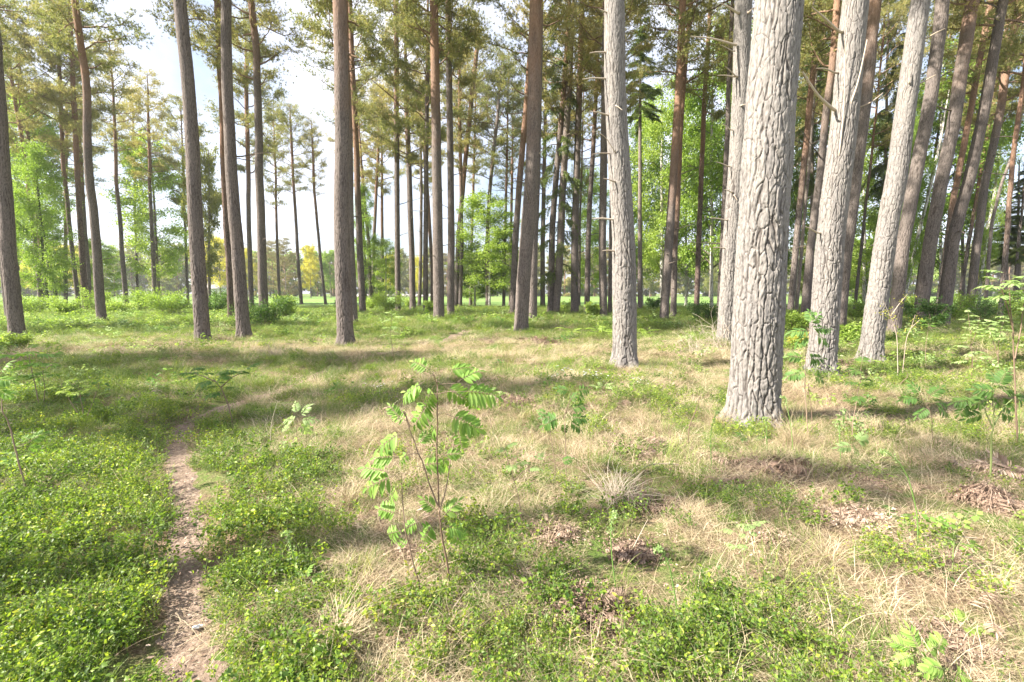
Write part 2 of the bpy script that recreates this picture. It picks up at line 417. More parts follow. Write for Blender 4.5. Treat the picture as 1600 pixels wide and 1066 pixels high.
def ground_mat():
    m, nt, o = newmat('forest_floor'); L = nt.links
    tcn = ND(nt, "ShaderNodeTexCoord")
    def noise(s, d=4, r=.6):
        q = ND(nt, "ShaderNodeTexNoise"); q.inputs["Scale"].default_value = s; q.inputs["Detail"].default_value = d; q.inputs["Roughness"].default_value = r
        L.new(tcn.outputs["Object"], q.inputs["Vector"]); return q
    a = noise(.55, 5); b = noise(9, 6, .7); c = noise(70, 5, .7)
    r1 = ramp(nt, [(.3, (.10, .07, .05)), (.5, (.19, .135, .09)), (.7, (.36, .28, .18))]); L.new(c.outputs["Fac"], r1.inputs[0])
    r2 = ramp(nt, [(.3, (.05, .08, .02)), (.5, (.10, .16, .035)), (.7, (.20, .25, .07))]); L.new(c.outputs["Fac"], r2.inputs[0])
    f = ND(nt, "ShaderNodeMix", data_type='RGBA'); 
    sm = ND(nt, "ShaderNodeMath", operation='MULTIPLY_ADD'); sm.inputs[1].default_value = .8; L.new(b.outputs["Fac"], sm.inputs[0]); L.new(a.outputs["Fac"], sm.inputs[2])
    mr = ND(nt, "ShaderNodeMapRange"); mr.inputs["From Min"].default_value = .78; mr.inputs["From Max"].default_value = 1.0; L.new(sm.outputs[0], mr.inputs["Value"])
    L.new(mr.outputs[0], f.inputs["Factor"]); L.new(r1.outputs[0], f.inputs["A"]); L.new(r2.outputs[0], f.inputs["B"])
    # mossy grass takes over with distance under the trees
    sx = ND(nt, "ShaderNodeSeparateXYZ"); L.new(tcn.outputs["Object"], sx.inputs[0])
    m2 = ND(nt, "ShaderNodeMapRange"); m2.inputs["From Min"].default_value = 9; m2.inputs["From Max"].default_value = 24; m2.inputs["To Max"].default_value = .75
    L.new(sx.outputs["Y"], m2.inputs["Value"])
    f2 = ND(nt, "ShaderNodeMix", data_type='RGBA'); L.new(m2.outputs[0], f2.inputs["Factor"]); L.new(f.outputs["Result"], f2.inputs["A"]); L.new(r2.outputs[0], f2.inputs["B"])
    p = ND(nt, "ShaderNodeBsdfPrincipled"); p.inputs["Roughness"].default_value = .95; p.inputs["Specular IOR Level"].default_value = .1
    L.new(f2.outputs["Result"], p.inputs["Base Color"])
    bp = ND(nt, "ShaderNodeBump"); bp.inputs["Strength"].default_value = .8; bp.inputs["Distance"].default_value = .03
    L.new(c.outputs["Fac"], bp.inputs["Height"]); L.new(bp.outputs[0], p.inputs["Normal"]); L.new(p.outputs[0], o.inputs[0])
    return m
M['ground'] = ground_mat()
def simple_mat(name, scale, stops, bump=.01, rough=.9, stretch=(1, 1, 1)):
    m, nt, o = newmat(name); L = nt.links
    tcn = ND(nt, "ShaderNodeTexCoord"); mp = ND(nt, "ShaderNodeMapping"); mp.inputs["Scale"].default_value = stretch
    L.new(tcn.outputs["Object"], mp.inputs["Vector"])
    q = ND(nt, "ShaderNodeTexNoise"); q.inputs["Scale"].default_value = scale; q.inputs["Detail"].default_value = 7; q.inputs["Roughness"].default_value = .72
    L.new(mp.outputs[0], q.inputs["Vector"]); r = ramp(nt, stops); L.new(q.outputs["Fac"], r.inputs[0])
    p = ND(nt, "ShaderNodeBsdfPrincipled"); p.inputs["Roughness"].default_value = rough; p.inputs["Specular IOR Level"].default_value = .15
    L.new(r.outputs[0], p.inputs["Base Color"])
    bp = ND(nt, "ShaderNodeBump"); bp.inputs["Strength"].default_value = .8; bp.inputs["Distance"].default_value = bump
    L.new(q.outputs["Fac"], bp.inputs["Height"]); L.new(bp.outputs[0], p.inputs["Normal"]); L.new(p.outputs[0], o.inputs[0])
    return m
M['path'] = simple_mat('trodden_needle_litter', 38, [(.3, (.085, .06, .045)), (.45, (.19, .14, .108)), (.58, (.29, .222, .178)), (.75, (.45, .365, .31))], .03)
M['field'] = simple_mat('young_crop', 3, [(.3, (.11, .19, .045)), (.6, (.16, .25, .065))], .05)
M['stone'] = simple_mat('field_stone', 2.5, [(.3, (.20, .19, .18)), (.5, (.36, .34, .33)), (.7, (.52, .50, .48))], .05)
M['render_white'] = simple_mat('white_render', 3, [(.3, (.70, .69, .66)), (.7, (.80, .79, .77))], .01)
M['roof'] = simple_mat('grey_roof', 6, [(.3, (.25, .24, .24)), (.7, (.40, .38, .37))], .01)
M['darkwood'] = simple_mat('weathered_wood', 12, [(.3, (.16, .14, .12)), (.7, (.30, .27, .24))], .01, .9, (1, 1, .2))
link('ground', g.mesh('ground', [M['ground']], True), kind='structure')

# path sheet following the ground, a few millimetres above it
g = Geo(); rows = []; K = 9
for k in range(0, len(PATHD)):
    x, y, w = PATHD[k]
    a = PATHD[max(k-1, 0)]; b = PATHD[min(k+1, len(PATHD)-1)]
    t = np.array([b[0]-a[0], b[1]-a[1]]); t /= np.linalg.norm(t) + 1e-9; nrm = np.array([t[1], -t[0]])
    wl = w * (1 + .9*(fbm(k*.3, 0, 0, 1) - .5)) + .02; wr = w * (1 + .9*(fbm(k*.3, 7, 0, 2) - .5)) + .02
    s = np.linspace(-wl, wr, K)
    px_, py_ = x + nrm[0]*s, y + nrm[1]*s
    rows.append(np.stack([px_, py_, GHp(px_, py_) + .006 - .012*(np.abs(np.linspace(-1, 1, K))**4)], 1))
V = np.concatenate(rows); i = np.arange(len(rows)-1)[:, None]*K + np.arange(K-1)[None, :]
g.add(V, np.stack([i, i+1, i+K+1, i+K], -1).reshape(-1, 4))
link('path', g.mesh('path', [M['path']], True), kind='structure')

# crop field beyond the wood
g = Geo(); fx = np.linspace(-420, 420, 90); fy = np.linspace(50, 186, 30)
X, Y = np.meshgrid(fx, fy); X = X.ravel(); Y = Y.ravel(); Y = Y + (Y < 51) * (fbm(X/6, X*0, 0, 4)*5)
i = np.arange(29)[:, None]*90 + np.arange(89)[None, :]
g.add(np.stack([X, Y, .12 + X*0 + .1*(fbm(X/25, Y/25) - .5) - .14*(Y < 56)], 1), np.stack([i, i+1, i+91, i+90], -1).reshape(-1, 4))
link('field', g.mesh('field', [M['field']], True), kind='structure')

# ------------------------------------------------------------------ tree crowns (shapes shared by many trees)
def curve3(p0, d, L, n, droop, rng, wob=.12):
    P = [np.array(p0, float)]; d = np.array(d, float)
    for k in range(n):
        d = d + np.array([0, 0, droop]) + rng.normal(size=3) * wob; d /= np.linalg.norm(d)
        P.append(P[-1] + d*L/n)
    return np.array(P)
def pine_crown(seed, H=11.0, R=3.0, nb=34, full=1.0, nd=9, nl=.15, nw=.024):
    """origin at the foot of the crown, stem along z"""
    rng = np.random.default_rng(seed); g = Geo(); tips = []
    for k in range(nb):
        t = (k + rng.random()) / nb
        z = H * (t ** .85) * .97
        prof = (.62 + .5*math.sin(math.pi * min(t*1.25, 1))) * (1 - t**3.2) + .12
        if t < .15: prof *= .6 + rng.random()*.5
        L = R * prof * (.6 + .5*rng.random()); az = k*2.4 + rng.normal()*.4
        up = .15 + .55*t + rng.normal()*.15
        P = curve3((0, 0, z), (math.cos(az), math.sin(az), up), L, 6, .05, rng, .16)
        g.add(*tube(P, np.linspace(.055 - .03*t, .012, 7), 4), 1)
        ns = int(3 + 5 * prof * full)
        for q in range(ns):
            s = .35 + .65*rng.random() if q else 1.0
            b = P[0] + 0; ii = s*6; i0 = int(min(ii, 5)); b = P[i0] + (P[i0+1]-P[i0])*(ii-i0)
            a2 = az + rng.normal()*.9
            Q = curve3(b, (math.cos(a2), math.sin(a2), .2 + rng.random()*.5), .35 + rng.random()*.75, 3, .06, rng, .2)
            g.add(*tube(Q, np.linspace(.016, .006, 4), 3), 1)
            tips.append((Q[-1], .22 + .22*rng.random()))
            tips.append((Q[2], .16 + .18*rng.random()))
            if rng.random() < .5: tips.append((Q[1] + rng.normal(size=3)*.1, .14 + .12*rng.random()))
    for c, r in tips:
        m = int(24 * full * (r/.4)**2) + 3
        o = rng.normal(size=(m, 3)) * np.array([r*.62, r*.62, r*.27])
        P = c + o; D = unit(o*np.array([1, 1, .6]) + np.array([0, 0, .25]) + rng.normal(size=(m, 3))*.25)
        PP = np.repeat(P, nd, 0); DD = np.repeat(D, nd, 0) + rng.normal(size=(m*nd, 3))*.75
        V, Fc = needles(PP, DD, nl*(.7+.5*rng.random(m*nd)), nw, rng)
        g.add(V, Fc, 0, np.repeat(np.clip(.5 + rng.normal()*.12 + np.repeat(rng.normal(size=m)*.16, nd), 0, 1), 3))
    g.add(*tube(np.array([[0, 0, 0], [0, 0, H*.5], [0, 0, H*.97]]), [.05, .04, .02], 6), 1)
    return g
def spruce_crown(seed, H=16.0, R=2.6, nb=70, sparse=1.0, low=0.1):
    rng = np.random.default_rng(seed); g = Geo()
    for k in range(nb):
        t = (k + rng.random())/nb; z = H*t; L = R*(1-t)**.8*(.7+.5*rng.random()) + .25; az = k*2.4 + rng.normal()*.5
        P = curve3((0, 0, z + rng.normal()*.25), (math.cos(az), math.sin(az), .15 + .4*t), L, 6, -.13, rng, .14)
        g.add(*tube(P, np.linspace(.035, .008, 7), 3), 1)
        m = int(L * 62 * sparse)
        s = (low + (1-low)*rng.random(m)**.8)*6; i0 = np.minimum(s.astype(int), 5); B = P[i0] + (P[i0+1]-P[i0])*(s-i0)[:, None]
        side = np.stack([np.full(m, -math.sin(az)), np.full(m, math.cos(az)), np.zeros(m)], 1) * (rng.choice([-1, 1], m))[:, None]
        ln = (.2 + .65*rng.random(m)) * (1 - .3*s/6)
        out_ = np.array([math.cos(az), math.sin(az), 0])
        D = unit(side*.8 + out_*.55 + np.array([0, 0, -1.0])*(.35+1.3*rng.random(m))[:, None])
        # every twig: short needles along its length
        for r_ in (.15, .45, .75, 1.0):
            Q = B + D*(ln*r_)[:, None]
            QQ = np.repeat(Q, 5, 0); DD = np.repeat(D, 5, 0) + rng.normal(size=(m*5, 3))*.7
            V, Fc = needles(QQ, DD, .12*(.7+.6*rng.random(m*5)), .035, rng)
            g.add(V, Fc, 0, np.repeat(np.clip(rng.normal(size=m)*.2 + .45, 0, 1), 15))
    return g
def broad_crown(seed, H=14.0, R=3.6, nb=26, nleaf=9000, size=.13, droop=-.02, base=.12, mode='birch'):
    """limbs with sprays of leaves; origin at the foot of the tree"""
    rng = np.random.default_rng(seed); g = Geo(); pts = []; wts = []
    for k in range(nb):
        t = base + (1-base) * (k + rng.random())/nb; z = H*t*.95
        prof = math.sin(math.pi*min(max((t-base)/(1-base), .04)*.85 + .15, 1.0))**.7
        L = R*prof*(.55+.55*rng.random()) + .3; az = k*2.4 + rng.normal()*.5
        P = curve3((0, 0, z), (math.cos(az), math.sin(az), .75), L, 7, droop, rng, .14)
        g.add(*tube(P, np.linspace(.05*(1.1-t), .01, 8), 4), 1)
        for q in range(int(5 + 4*prof)):
            s = (.25 + .75*rng.random())*7; i0 = min(int(s), 6); b = P[i0] + (P[i0+1]-P[i0])*(s-i0); a2 = az + rng.normal()*1.1
            Q = curve3(b, (math.cos(a2), math.sin(a2), .35*rng.normal()+.2), .5 + .9*rng.random()*R/3.6, 4, droop*3, rng, .2)
            g.add(*tube(Q, np.linspace(.014, .005, 5), 3), 1)
            for w in range(3):
                pts.append(Q[2+w if 2+w < 5 else 4]); wts.append(.14 + .26*rng.random())
    pts = np.array(pts); wts = np.array(wts); idx = rng.integers(0, len(pts), nleaf)
    o = rng.normal(size=(nleaf, 3)) * wts[idx][:, None] * np.array([1, 1, .75])
    if mode == 'birch': o[:, 2] -= np.abs(rng.normal(size=nleaf))*.22
    cl = rng.random(len(pts))
    V, Fc, v = leaves(pts[idx] + o, size*(.7+.6*rng.random(nleaf)), rng, .7, .2)
    g.add(V, Fc, 0, np.clip(v*.6 + np.repeat(cl[idx], 4)*.4, 0, 1))
    return g
PINE_CROWN = [pine_crown(100+k, 11, 2.5 + .3*(k % 3), 30 + 2*k, [1, .8, 1.1, .7, .95][k]).mesh('pine_crown', [M['needle'], M['limb']]) for k in range(5)]
SPRUCE_CROWN = [spruce_crown(200, 17, 2.7, 95).mesh('spruce_crown', [M['spruce'], M['darklimb']]), spruce_crown(201, 15, 1.5, 70, .45, .3).mesh('spruce_crown', [M['spruce'], M['darklimb']])]
BIRCH_CROWN = [broad_crown(300+k, 16, 3.2, 34, 26000, .15).mesh('birch_crown', [M['birch'], M['darklimb']]) for k in range(3)]
OAK_CROWN = [broad_crown(320, 12, 6.0, 26, 16000, .22, .0, .15, 'oak').mesh('broad_crown', [M['yellow'], M['darklimb']]),
             broad_crown(321, 12, 5.0, 26, 16000, .22, .0, .12, 'oak').mesh('broad_crown', [M['oak'], M['darklimb']])]

# ------------------------------------------------------------------ trunks
def densify(pts, H, Y):
    """pts: (z, x) through the photograph's points, carried on upward to H"""
    z = np.array([p[0] for p in pts]); x = np.array([p[1] for p in pts])
    s = (x[-1]-x[-2]) / max(z[-1]-z[-2], .3); s0 = (x[-1]-x[0])/(z[-1]-z[0]); s = np.clip(.5*s + .5*s0, -.16, .16)
    zz, xx, k = z[-1], x[-1], 0
    while zz < H - .01:
        st = min(4, H - zz); s *= .82; xx += s*st; zz += st; z = np.append(z, zz); x = np.append(x, xx)
    return z, x
def make_trunk(z, x, Y, rfun, H, nseg, dz, seed, near=0):
    rng = np.random.default_rng(seed)
    n = int((z[-1]-z[0])/dz)+1
    Zs = np.linspace(z[0], z[-1], n); Xs = np.interp(Zs, z, x)
    w = max(3, int(1.2/dz)) | 1; ker = np.hanning(w+2)[1:-1]; ker /= ker.sum()
    pad = np.pad(Xs, w//2, mode='reflect', reflect_type='odd'); Xs = np.convolve(pad, ker, 'valid')
    Ys = Y + (fbm(Zs/4, 0, 0, seed % 97) - .5)*.25*np.clip(Zs/6, 0, 1)
    R = rfun(Zs) * (1 + .06*(fbm(Zs/.6, 1.3, 0, seed % 89) - .5))
    if not near: R = R*(1 + .10*np.clip(vnoise(Zs/.16, 4.4, 0, seed % 83) - .62, 0, 1)*(Zs > 1.5)/.38)
    R = R*(1 + .24*np.exp(-np.maximum(Zs, 0)/.16))
    a = np.linspace(0, 2*np.pi, nseg, endpoint=False)
    th, ZZ = np.meshgrid(a, Zs); RR = np.repeat(R[:, None], nseg, 1)
    # root flare lobes and slight oval
    lob = 1 + .17*np.exp(-np.maximum(ZZ, 0)/.22)*(np.cos(th*5 + seed) + .5*np.cos(th*3 + seed*2)) + .025*np.cos(2*th + seed)
    RR = RR*lob
    cx, cy = np.cos(th), np.sin(th)
    vv = np.full(th.shape, .5).ravel()
    if near:
        sc_ = {1: 1.0, 2: 1.15, 3: 1.3}[near]
        P = np.stack([(cx*RR).ravel(), (cy*RR).ravel(), ZZ.ravel()], 1)
        wrp = np.stack([fbm(P[:, 0]*6, P[:, 1]*6, P[:, 2]*2.4, 31+q, 3) for q in range(3)], 1) - .5
        R0 = float(np.mean(R[Zs < 4])) if (Zs < 4).any() else float(R[0]); Nc = max(10, int(round(2*np.pi*R0/(.060*(1 + .12*(near-1))))))
        U = (th/(2*np.pi)*Nc).ravel(); zc = ZZ.ravel(); sd = seed % 60
        U = U + (wrp[:, 0])*1.5 + (fbm(P[:, 0]*26, P[:, 1]*26, P[:, 2]*9, 88, 2) - .5)*.55
        Zc = zc/.27*sc_ + wrp[:, 1]*1.3 + seed*1.7
        f1, f2, idv, vert = worley2(U, Zc, Nc, sd)
        thk = (.11 + .27*sstep(.3, .7, fbm(P[:, 0]*7, P[:, 1]*7, P[:, 2]*1.5, 77, 3)))*(.22 + .78*sstep(.25, .7, vert)); e = np.clip((f2 - f1)/thk, 0, 1)**.7
        g1, g2, id2, ve2 = worley2(U*2, Zc*2.6 + 5, Nc*2, sd+9)
        e2 = sstep(.0, .22, g2 - g1)
        grain = fbm(P[:, 0]*42, P[:, 1]*42, P[:, 2]*17, 5, 4)
        h = e*(.66 + .26*idv) + .36*e*id2*(.35+.65*e2) + .8*(grain-.5)*e
        fade = .5 + .5*(1 - sstep(1.2, 5.5, P[:, 2]))
        amp = {1: .027, 2: .023, 3: .022}[near]
        RR = RR + ((h - .62)*amp*fade).reshape(RR.shape)
        vv = np.clip(e*(.62 + .38*e2) , 0, 1)*(.6+.8*(grain-.0)*.75)
    else:
        RR = RR*(1 + .05*(vnoise(np.cos(th)*3, np.sin(th)*3, ZZ*1.5, seed % 71) - .5))
    V = np.stack([Xs[:, None] + cx*RR, Ys[:, None] + cy*RR, ZZ], -1).reshape(-1, 3)
    m = n; i = np.arange(m-1)[:, None]*nseg; j = np.arange(nseg)[None, :]; k = (j+1) % nseg
    return V, np.stack([i+j, i+k, i+nseg+k, i+nseg+j], -1).reshape(-1, 4), vv, (Zs, Xs, Ys, R)

TREES = {}
def tree(key, pts, w0, w1, label, kind='pine', top=None, H=None, near=0, turn=11, crown=0, D=None, stubs=3, mat=None, crl=None, crs=1.0, group=None, cbase=None):
    px0, yb = pts[0]
    if D is None: D = min(CAM_H*F/max(yb - HOR, 4), .60*F/max(w0, 3))
    if D > 58: D = 58
    rng = np.random.default_rng(abs(hash(key)) % 9999 if False else sum(ord(c)*(i+3) for i, c in enumerate(key)))
    zp = []
    for k, (a, b) in enumerate(pts):
        p = DP(a, b, D)
        zp.append((p[2], p[0]))
    zp[0] = (-.12, zp[0][1])
    zlast = zp[-1][0]
    if H is None: H = (DP(0, top, D)[2] if top is not None else 23 + 3*rng.random())
    if H < zlast + 1: H = zlast + 1
    z, x = densify(zp, H, D)
    X0, Y0 = float(x[0]), float(D)
    k0 = math.cos(math.atan((pts[0][0]-800)/F)); k1 = math.cos(math.atan((pts[-1][0]-800)/F)); r0, r1 = w0/2*D/F*k0, w1/2*D/F*k1
    def rf(zz):
        t = np.clip(zz/max(zlast, 1), 0, 1); r = r0 + (r1-r0)*t
        u_ = np.clip((zz - zlast)/max(H - zlast, .5), 0, 1)
        return r*(1-u_) + .035*u_
    if near: ns, dz = {1: (230, .0105), 2: (150, .014), 3: (96, .03)}[near]
    elif D < 20: ns, dz = 28, .08
    else: ns, dz = 14, .16
    g = Geo()
    if near:                                     # fine bark where it shows close by, plain above
        zc = min(zlast + .5, H-1)
        V, Fc, vv, ax = make_trunk(z, x, D, rf, H, ns, dz, int(rng.integers(1, 999)), near)
        if near < 3 or True:
            keep = ax[0] < zc
            kk = int(keep.sum()); Fc = Fc[:(kk-1)*ns]; V = V[:kk*ns]; vv = vv[:kk*ns]
        V = V - np.array([X0, Y0, 0]); g.add(V, Fc, 0, vv)
        V2, F2, v2, _ = make_trunk(z, x, D, rf, H, 24, .3, 5)
        kk = int((_[0] < zc - .25).sum()); V2 = V2[kk*24:] - np.array([X0, Y0, 0]); F2 = F2[:len(V2)-24]
        g.add(V2, F2, 0, .8)
    else:
        V, Fc, vv, ax = make_trunk(z, x, D, rf, H, ns, dz, int(rng.integers(1, 999)))
        V = V - np.array([X0, Y0, 0]); g.add(V, Fc, 0, vv)
    Zs, Xs, Ys, R = ax
    name = {'pine': 'pine_tree', 'spruce': 'spruce_tree', 'birch': 'birch_tree', 'bare': 'oak_tree', 'moss': 'ivy_tree'}[kind]
    t = thing(name, label, 'tree', (X0, Y0, 0), group)
    bm = mat or {'pine': ('bark_near' if near < 3 else 'bark_mid') if near else 'bark', 'spruce': 'bark_spruce', 'birch': 'bark_birch', 'bare': 'bark_spruce', 'moss': 'bark_moss'}[kind]
    tr = link('trunk', g.mesh('trunk', [M[bm]], True), t); tr['turn'] = float(turn)*1.15 + 1.0
    # crown on the stem's own upper line
    def at(zq): return Vector((float(np.interp(zq, Zs, Xs)) - X0, float(np.interp(zq, Zs, Ys)) - Y0, float(zq)))
    if kind == 'pine' or kind == 'moss':
        L = crl or min(13, H*(.46 + .08*rng.random())); cb = H - L
        me = PINE_CROWN[(crown + int(rng.integers(0, 5))) % 5] if kind == 'pine' else BIRCH_CROWN[1]
        cr_ = link('crown', me, t, at(cb)); d = at(H) - at(cb)
        cr_.rotation_euler = (d.to_track_quat('Z', 'Y').to_matrix() @ Matrix.Rotation(rng.random()*6.28, 3, 'Z')).to_euler()
        s = L/11*1.03; cr_.scale = (crs, crs, s)
    elif kind == 'spruce':
        cb = cbase or (4.0 if crown == 0 else 3.0)
        cr_ = link('crown', SPRUCE_CROWN[crown % 2], t, at(cb)); cr_.rotation_euler.z = rng.random()*6.28
        s = (H-cb)/(17 if crown % 2 == 0 else 15)*1.02; cr_.scale = (crs, crs, s)
    else:
        me = BIRCH_CROWN[crown % 3] if kind == 'birch' else OAK_CROWN[1]
        cr_ = link('crown', me, t, at(0.3)); cr_.rotation_euler.z = rng.random()*6.28
        s = H/(16 if kind == 'birch' else 12); cr_.scale = (crs, crs, s)
    # dead branches below the crown
    for q in range(stubs):
        zq = rng.uniform(3.0 if D > 14 else 2.0, min(H - 9, 14)) if H > 14 else rng.uniform(2, H*.5)
        c = at(zq); rr = float(np.interp(zq, Zs, R)); az = rng.random()*6.28
        L = rng.uniform(.2, .5) if rng.random() < .35 else rng.uniform(.7, 2.0)
        P = curve3((0, 0, 0), (math.cos(az), math.sin(az), rng.uniform(-.1, .5)), L, 5, rng.uniform(-.08, .06), rng, .1)
        gg = Geo(); r_ = .012 + .012*L
        gg.add(*tube(P, np.linspace(r_, .005, 6), 5), 0, .6)
        if L > .8:
            for e in range(2):
                i0 = 2 + e*2; Q = curve3(P[i0], (math.cos(az+1-2*e), math.sin(az+1-2*e), .3), L*.35, 3, 0, rng, .15)
                gg.add(*tube(Q, np.linspace(.01, .004, 4), 4), 0, .6)
        o = link('dead_branch', gg.mesh('dead_branch', [M['darklimb' if D > 14 else 'deadwood']], True), t, c + Vector((math.cos(az), math.sin(az), 0))*rr*.8)
    TREES[key] = (t, D, X0, (Zs, Xs, Ys, R))
    return t
def stub(key, a, b, r=.022, via=None, mat='deadwood', fwd=.35):
    """a dead branch that leaves the stem at photograph point a and ends at b"""
    t, D, X0, (Zs, Xs, Ys, R) = TREES[key]
    p = DP(a[0], a[1], D); zq = p[2]; xc = float(np.interp(zq, Zs, Xs)); rr = float(np.interp(zq, Zs, R))
    dx = np.clip((p[0]-xc)/rr, -.92, .92); yf = -math.sqrt(1-dx*dx)*rr
    s = (D+yf)/D; p0 = DP(a[0], a[1], D+yf)
    pe = DP(b[0], b[1], D+yf - fwd*abs(b[0]-a[0])*D/F)
    p0i = p0 + (np.array([xc, D, zq]) - p0)*.25
    pts = [p0i, p0]
    if via: pts.append(DP(via[0], via[1], D+yf - fwd*.5*abs(b[0]-a[0])*D/F))
    else: pts.append((p0+pe)/2 + np.array([0, 0, .04*np.linalg.norm(pe-p0)]))
    pts.append(pe)
    P = np.array(pts); tt = np.linspace(0, 3, 13); P = np.stack([np.interp(tt, range(4), P[:, k]) for k in range(3)], 1)
    for _ in range(2): P[1:-1] = (P[:-2]+P[1:-1]*2+P[2:])/4
    g = Geo(); g.add(*tube(P - np.array([X0, D, 0]), np.linspace(r*1.25, r*.45, 13), 8), 0, RNG.random())
    k0 = len(P)//2 + 1
    link('dead_branch', g.mesh('dead_branch', [M[mat]], True), t)

# ------------------------------------------------------------------ the pines one by one (photograph points from the foot up; widths in photograph pixels)
G1 = 'tall pines of the open wood'
def T(key, pts, w0, w1, label, **k): return tree(key, pts, w0, w1, label, group=k.pop('group', G1), **k)
T('a1', [(27,525),(13,380),(5,250),(-8,100)], 27, 24, 'thick dark pine cut by the left edge with grass up to its foot', turn=14, stubs=2, near=3)
T('a2', [(14,497),(5,420),(-6,330)], 13, 12, 'leaning pine half hidden behind the thick trunk at the left edge', turn=14, stubs=2)
T('a3', [(65,486),(57,400),(45,300),(30,190),(12,96)], 9, 6, 'slim pine bending left, just right of the thick left edge trunk', turn=6, stubs=4)
T('a3b', [(70,482),(58,330),(46,220),(32,110)], 6, 5, 'thinner reddish pine running beside the slim left-bending one', turn=4, stubs=4)
T('a4', [(92,482),(82,440),(72,390),(62,330),(50,240)], 8, 5, 'leaning tree with a dark green ivy clad stem behind the left pines', kind='moss', stubs=0, H=15, crl=9)
T('a5', [(76,487),(68,400),(60,300)], 5, 4, 'thin dark stem just left of the ivy clad tree', kind='birch', crown=1, H=13, stubs=0, mat='bark_moss', crs=.7)
T('a6', [(103,478),(102,380),(103,300),(104,180)], 7, 5, 'straight slender pine between the ivy clad tree and the pair of pines', turn=5, stubs=4)
T('a7', [(124,485),(113,400),(99,253),(92,100)], 8, 6, 'slender pine leaning left beside the touching pair of trunks', turn=7, stubs=4)
T('a8', [(134,485),(128,400),(121,283),(112,106),(110,30)], 11, 7, 'reddish pine, nearer one of a touching pair', turn=8, stubs=4, mat='bark_brown')
T('a9', [(141,480),(133,344),(122,200)], 8, 6, 'farther pine of the touching pair, peeping out on its right', turn=9, stubs=2)
T('a10', [(160,501),(157,480),(142,283),(133,127),(119,0)], 16, 11, 'stout pine with orange upper stem right of the touching pair', turn=9, stubs=4, near=3)
T('a11', [(198,482),(190,380),(182,283),(178,180)], 9, 5, 'free standing pine with its whole wispy crown against white sky', top=62, turn=9, stubs=5, crl=10, crs=.95)
T('a12', [(242,468),(238,380),(234,283),(233,200)], 8, 5, 'dark topped pine rising out of the bright green birch', top=118, turn=12, stubs=5, crl=12)
T('a13', [(249,470),(244,380),(241,330)], 5, 4, 'light green drooping birch behind the dark topped pine', kind='birch', top=205, D=56, crs=1.25, stubs=0, mat='bark_spruce')
T('a14', [(293,466),(290,380),(287,280)], 5, 4, 'thin straight pine seen left of the big leaning grey trunk', turn=10, stubs=4)
T('a15', [(317,533),(308,380),(304,283),(296,127),(283.5,0)], 24, 19, 'big leaning grey pine with dry brown bracken at its foot', turn=17, stubs=2, near=3)
T('a16', [(361,497),(358,400),(354,354),(347,152),(340,0)], 11, 9, 'reddish slim pine close behind the pale grey leaning trunk', turn=6, mat='bark_brown', stubs=4)
T('a17', [(381,525),(371,380),(362,283),(354,127),(352,0)], 21, 15, 'pale grey flaking pine right of the big leaning trunk', turn=15, stubs=3, near=3)
T('a18', [(393,483),(390,380),(388,283),(385,116)], 8, 6, 'thin upright pine right of the pale grey flaking trunk', turn=9, stubs=4)
T('a19', [(413,500),(410,440),(405,218),(400,76),(392,0)], 15, 10, 'dark pine standing in a leafy green bush', turn=12, stubs=5, near=3)
T('a20', [(471,474),(464,380),(458,270),(455,215)], 6, 4, 'distant small pine with a crooked open crown over the field edge', top=165, turn=10, stubs=5, crl=11)
T('a21', [(509,476),(500,400),(491,300),(489,240)], 5, 4, 'thinnest of the distant pines, leaning left before the field', top=190, turn=9, stubs=5, crl=9, crs=.7)
T('a22', [(540,538),(536,440),(534,330),(535,200),(532,0)], 25, 19, 'broad reddish brown pine standing in dry grass left of the middle', turn=7.0, stubs=2, near=3)
T('a23', [(553,506),(548,380),(545,200),(540,40)], 12, 9, 'dark pine tucked right behind the broad reddish brown one', turn=8, stubs=4, near=3)
T('a24', [(567,490),(562,380),(558,253),(552,127),(547,0)], 11, 7, 'pale wavy pine a little right of the dark tucked in trunk', turn=7, stubs=5)
T('a25', [(572,478),(569,380),(565,300)], 4, 4, 'threadlike green stem beside the pale wavy pine', kind='birch', crown=2, H=12, crs=.5, stubs=0, mat='bark_moss')
T('a26', [(580,478),(576,380),(571,330),(565,260)], 6, 4, 'left stem of two slim pines crossing near the ground', turn=10, stubs=4)
T('a27', [(583,477),(584,380),(587,314),(591,238)], 6, 4, 'right stem of two slim pines crossing near the ground', turn=8, stubs=5, top=120)
T('a28', [(598,470),(597,380),(597,300)], 6, 4, 'sunlit thin pine with orange patches behind the yellow green bush', turn=6, stubs=4, top=140)
T('a29', [(622,487),(621,380),(620,283),(620,127),(618,0)], 9, 7, 'straight pale pine with small snags, its foot in the yellow green bush', turn=12, stubs=5)
T('a30', [(645,485),(643,380),(638,240),(635,140)], 10, 7, 'smooth grey pine right of the straight one with small snags', turn=12, stubs=4, top=20)
T('a31', [(655,480),(658,380),(658,283),(657,200)], 6, 4, 'thin black looking stem between two pale grey pines', turn=14, mat='bark_spruce', stubs=5)
T('a32', [(665,489),(665,380),(666,253),(668,101)], 8, 6, 'very pale pine with light broken snags on its left side', turn=14, stubs=6)
T('a33', [(675,472),(676,430),(673,380),(668,300),(664,250)], 6, 5, 'crooked brownish pine curving behind the very pale one', turn=8, mat='bark_brown', stubs=4)
T('a34', [(686,498),(684,380),(683,283),(680,127),(678,0)], 17, 12, 'sturdy dark based pine in the middle with spreading high limbs', turn=9, stubs=8, near=3)
T('a35', [(704,497),(705,380),(704,283),(702,127),(700,0)], 11, 8, 'slimmer pine an arm away right of the sturdy dark based one', turn=14, stubs=4, near=3)
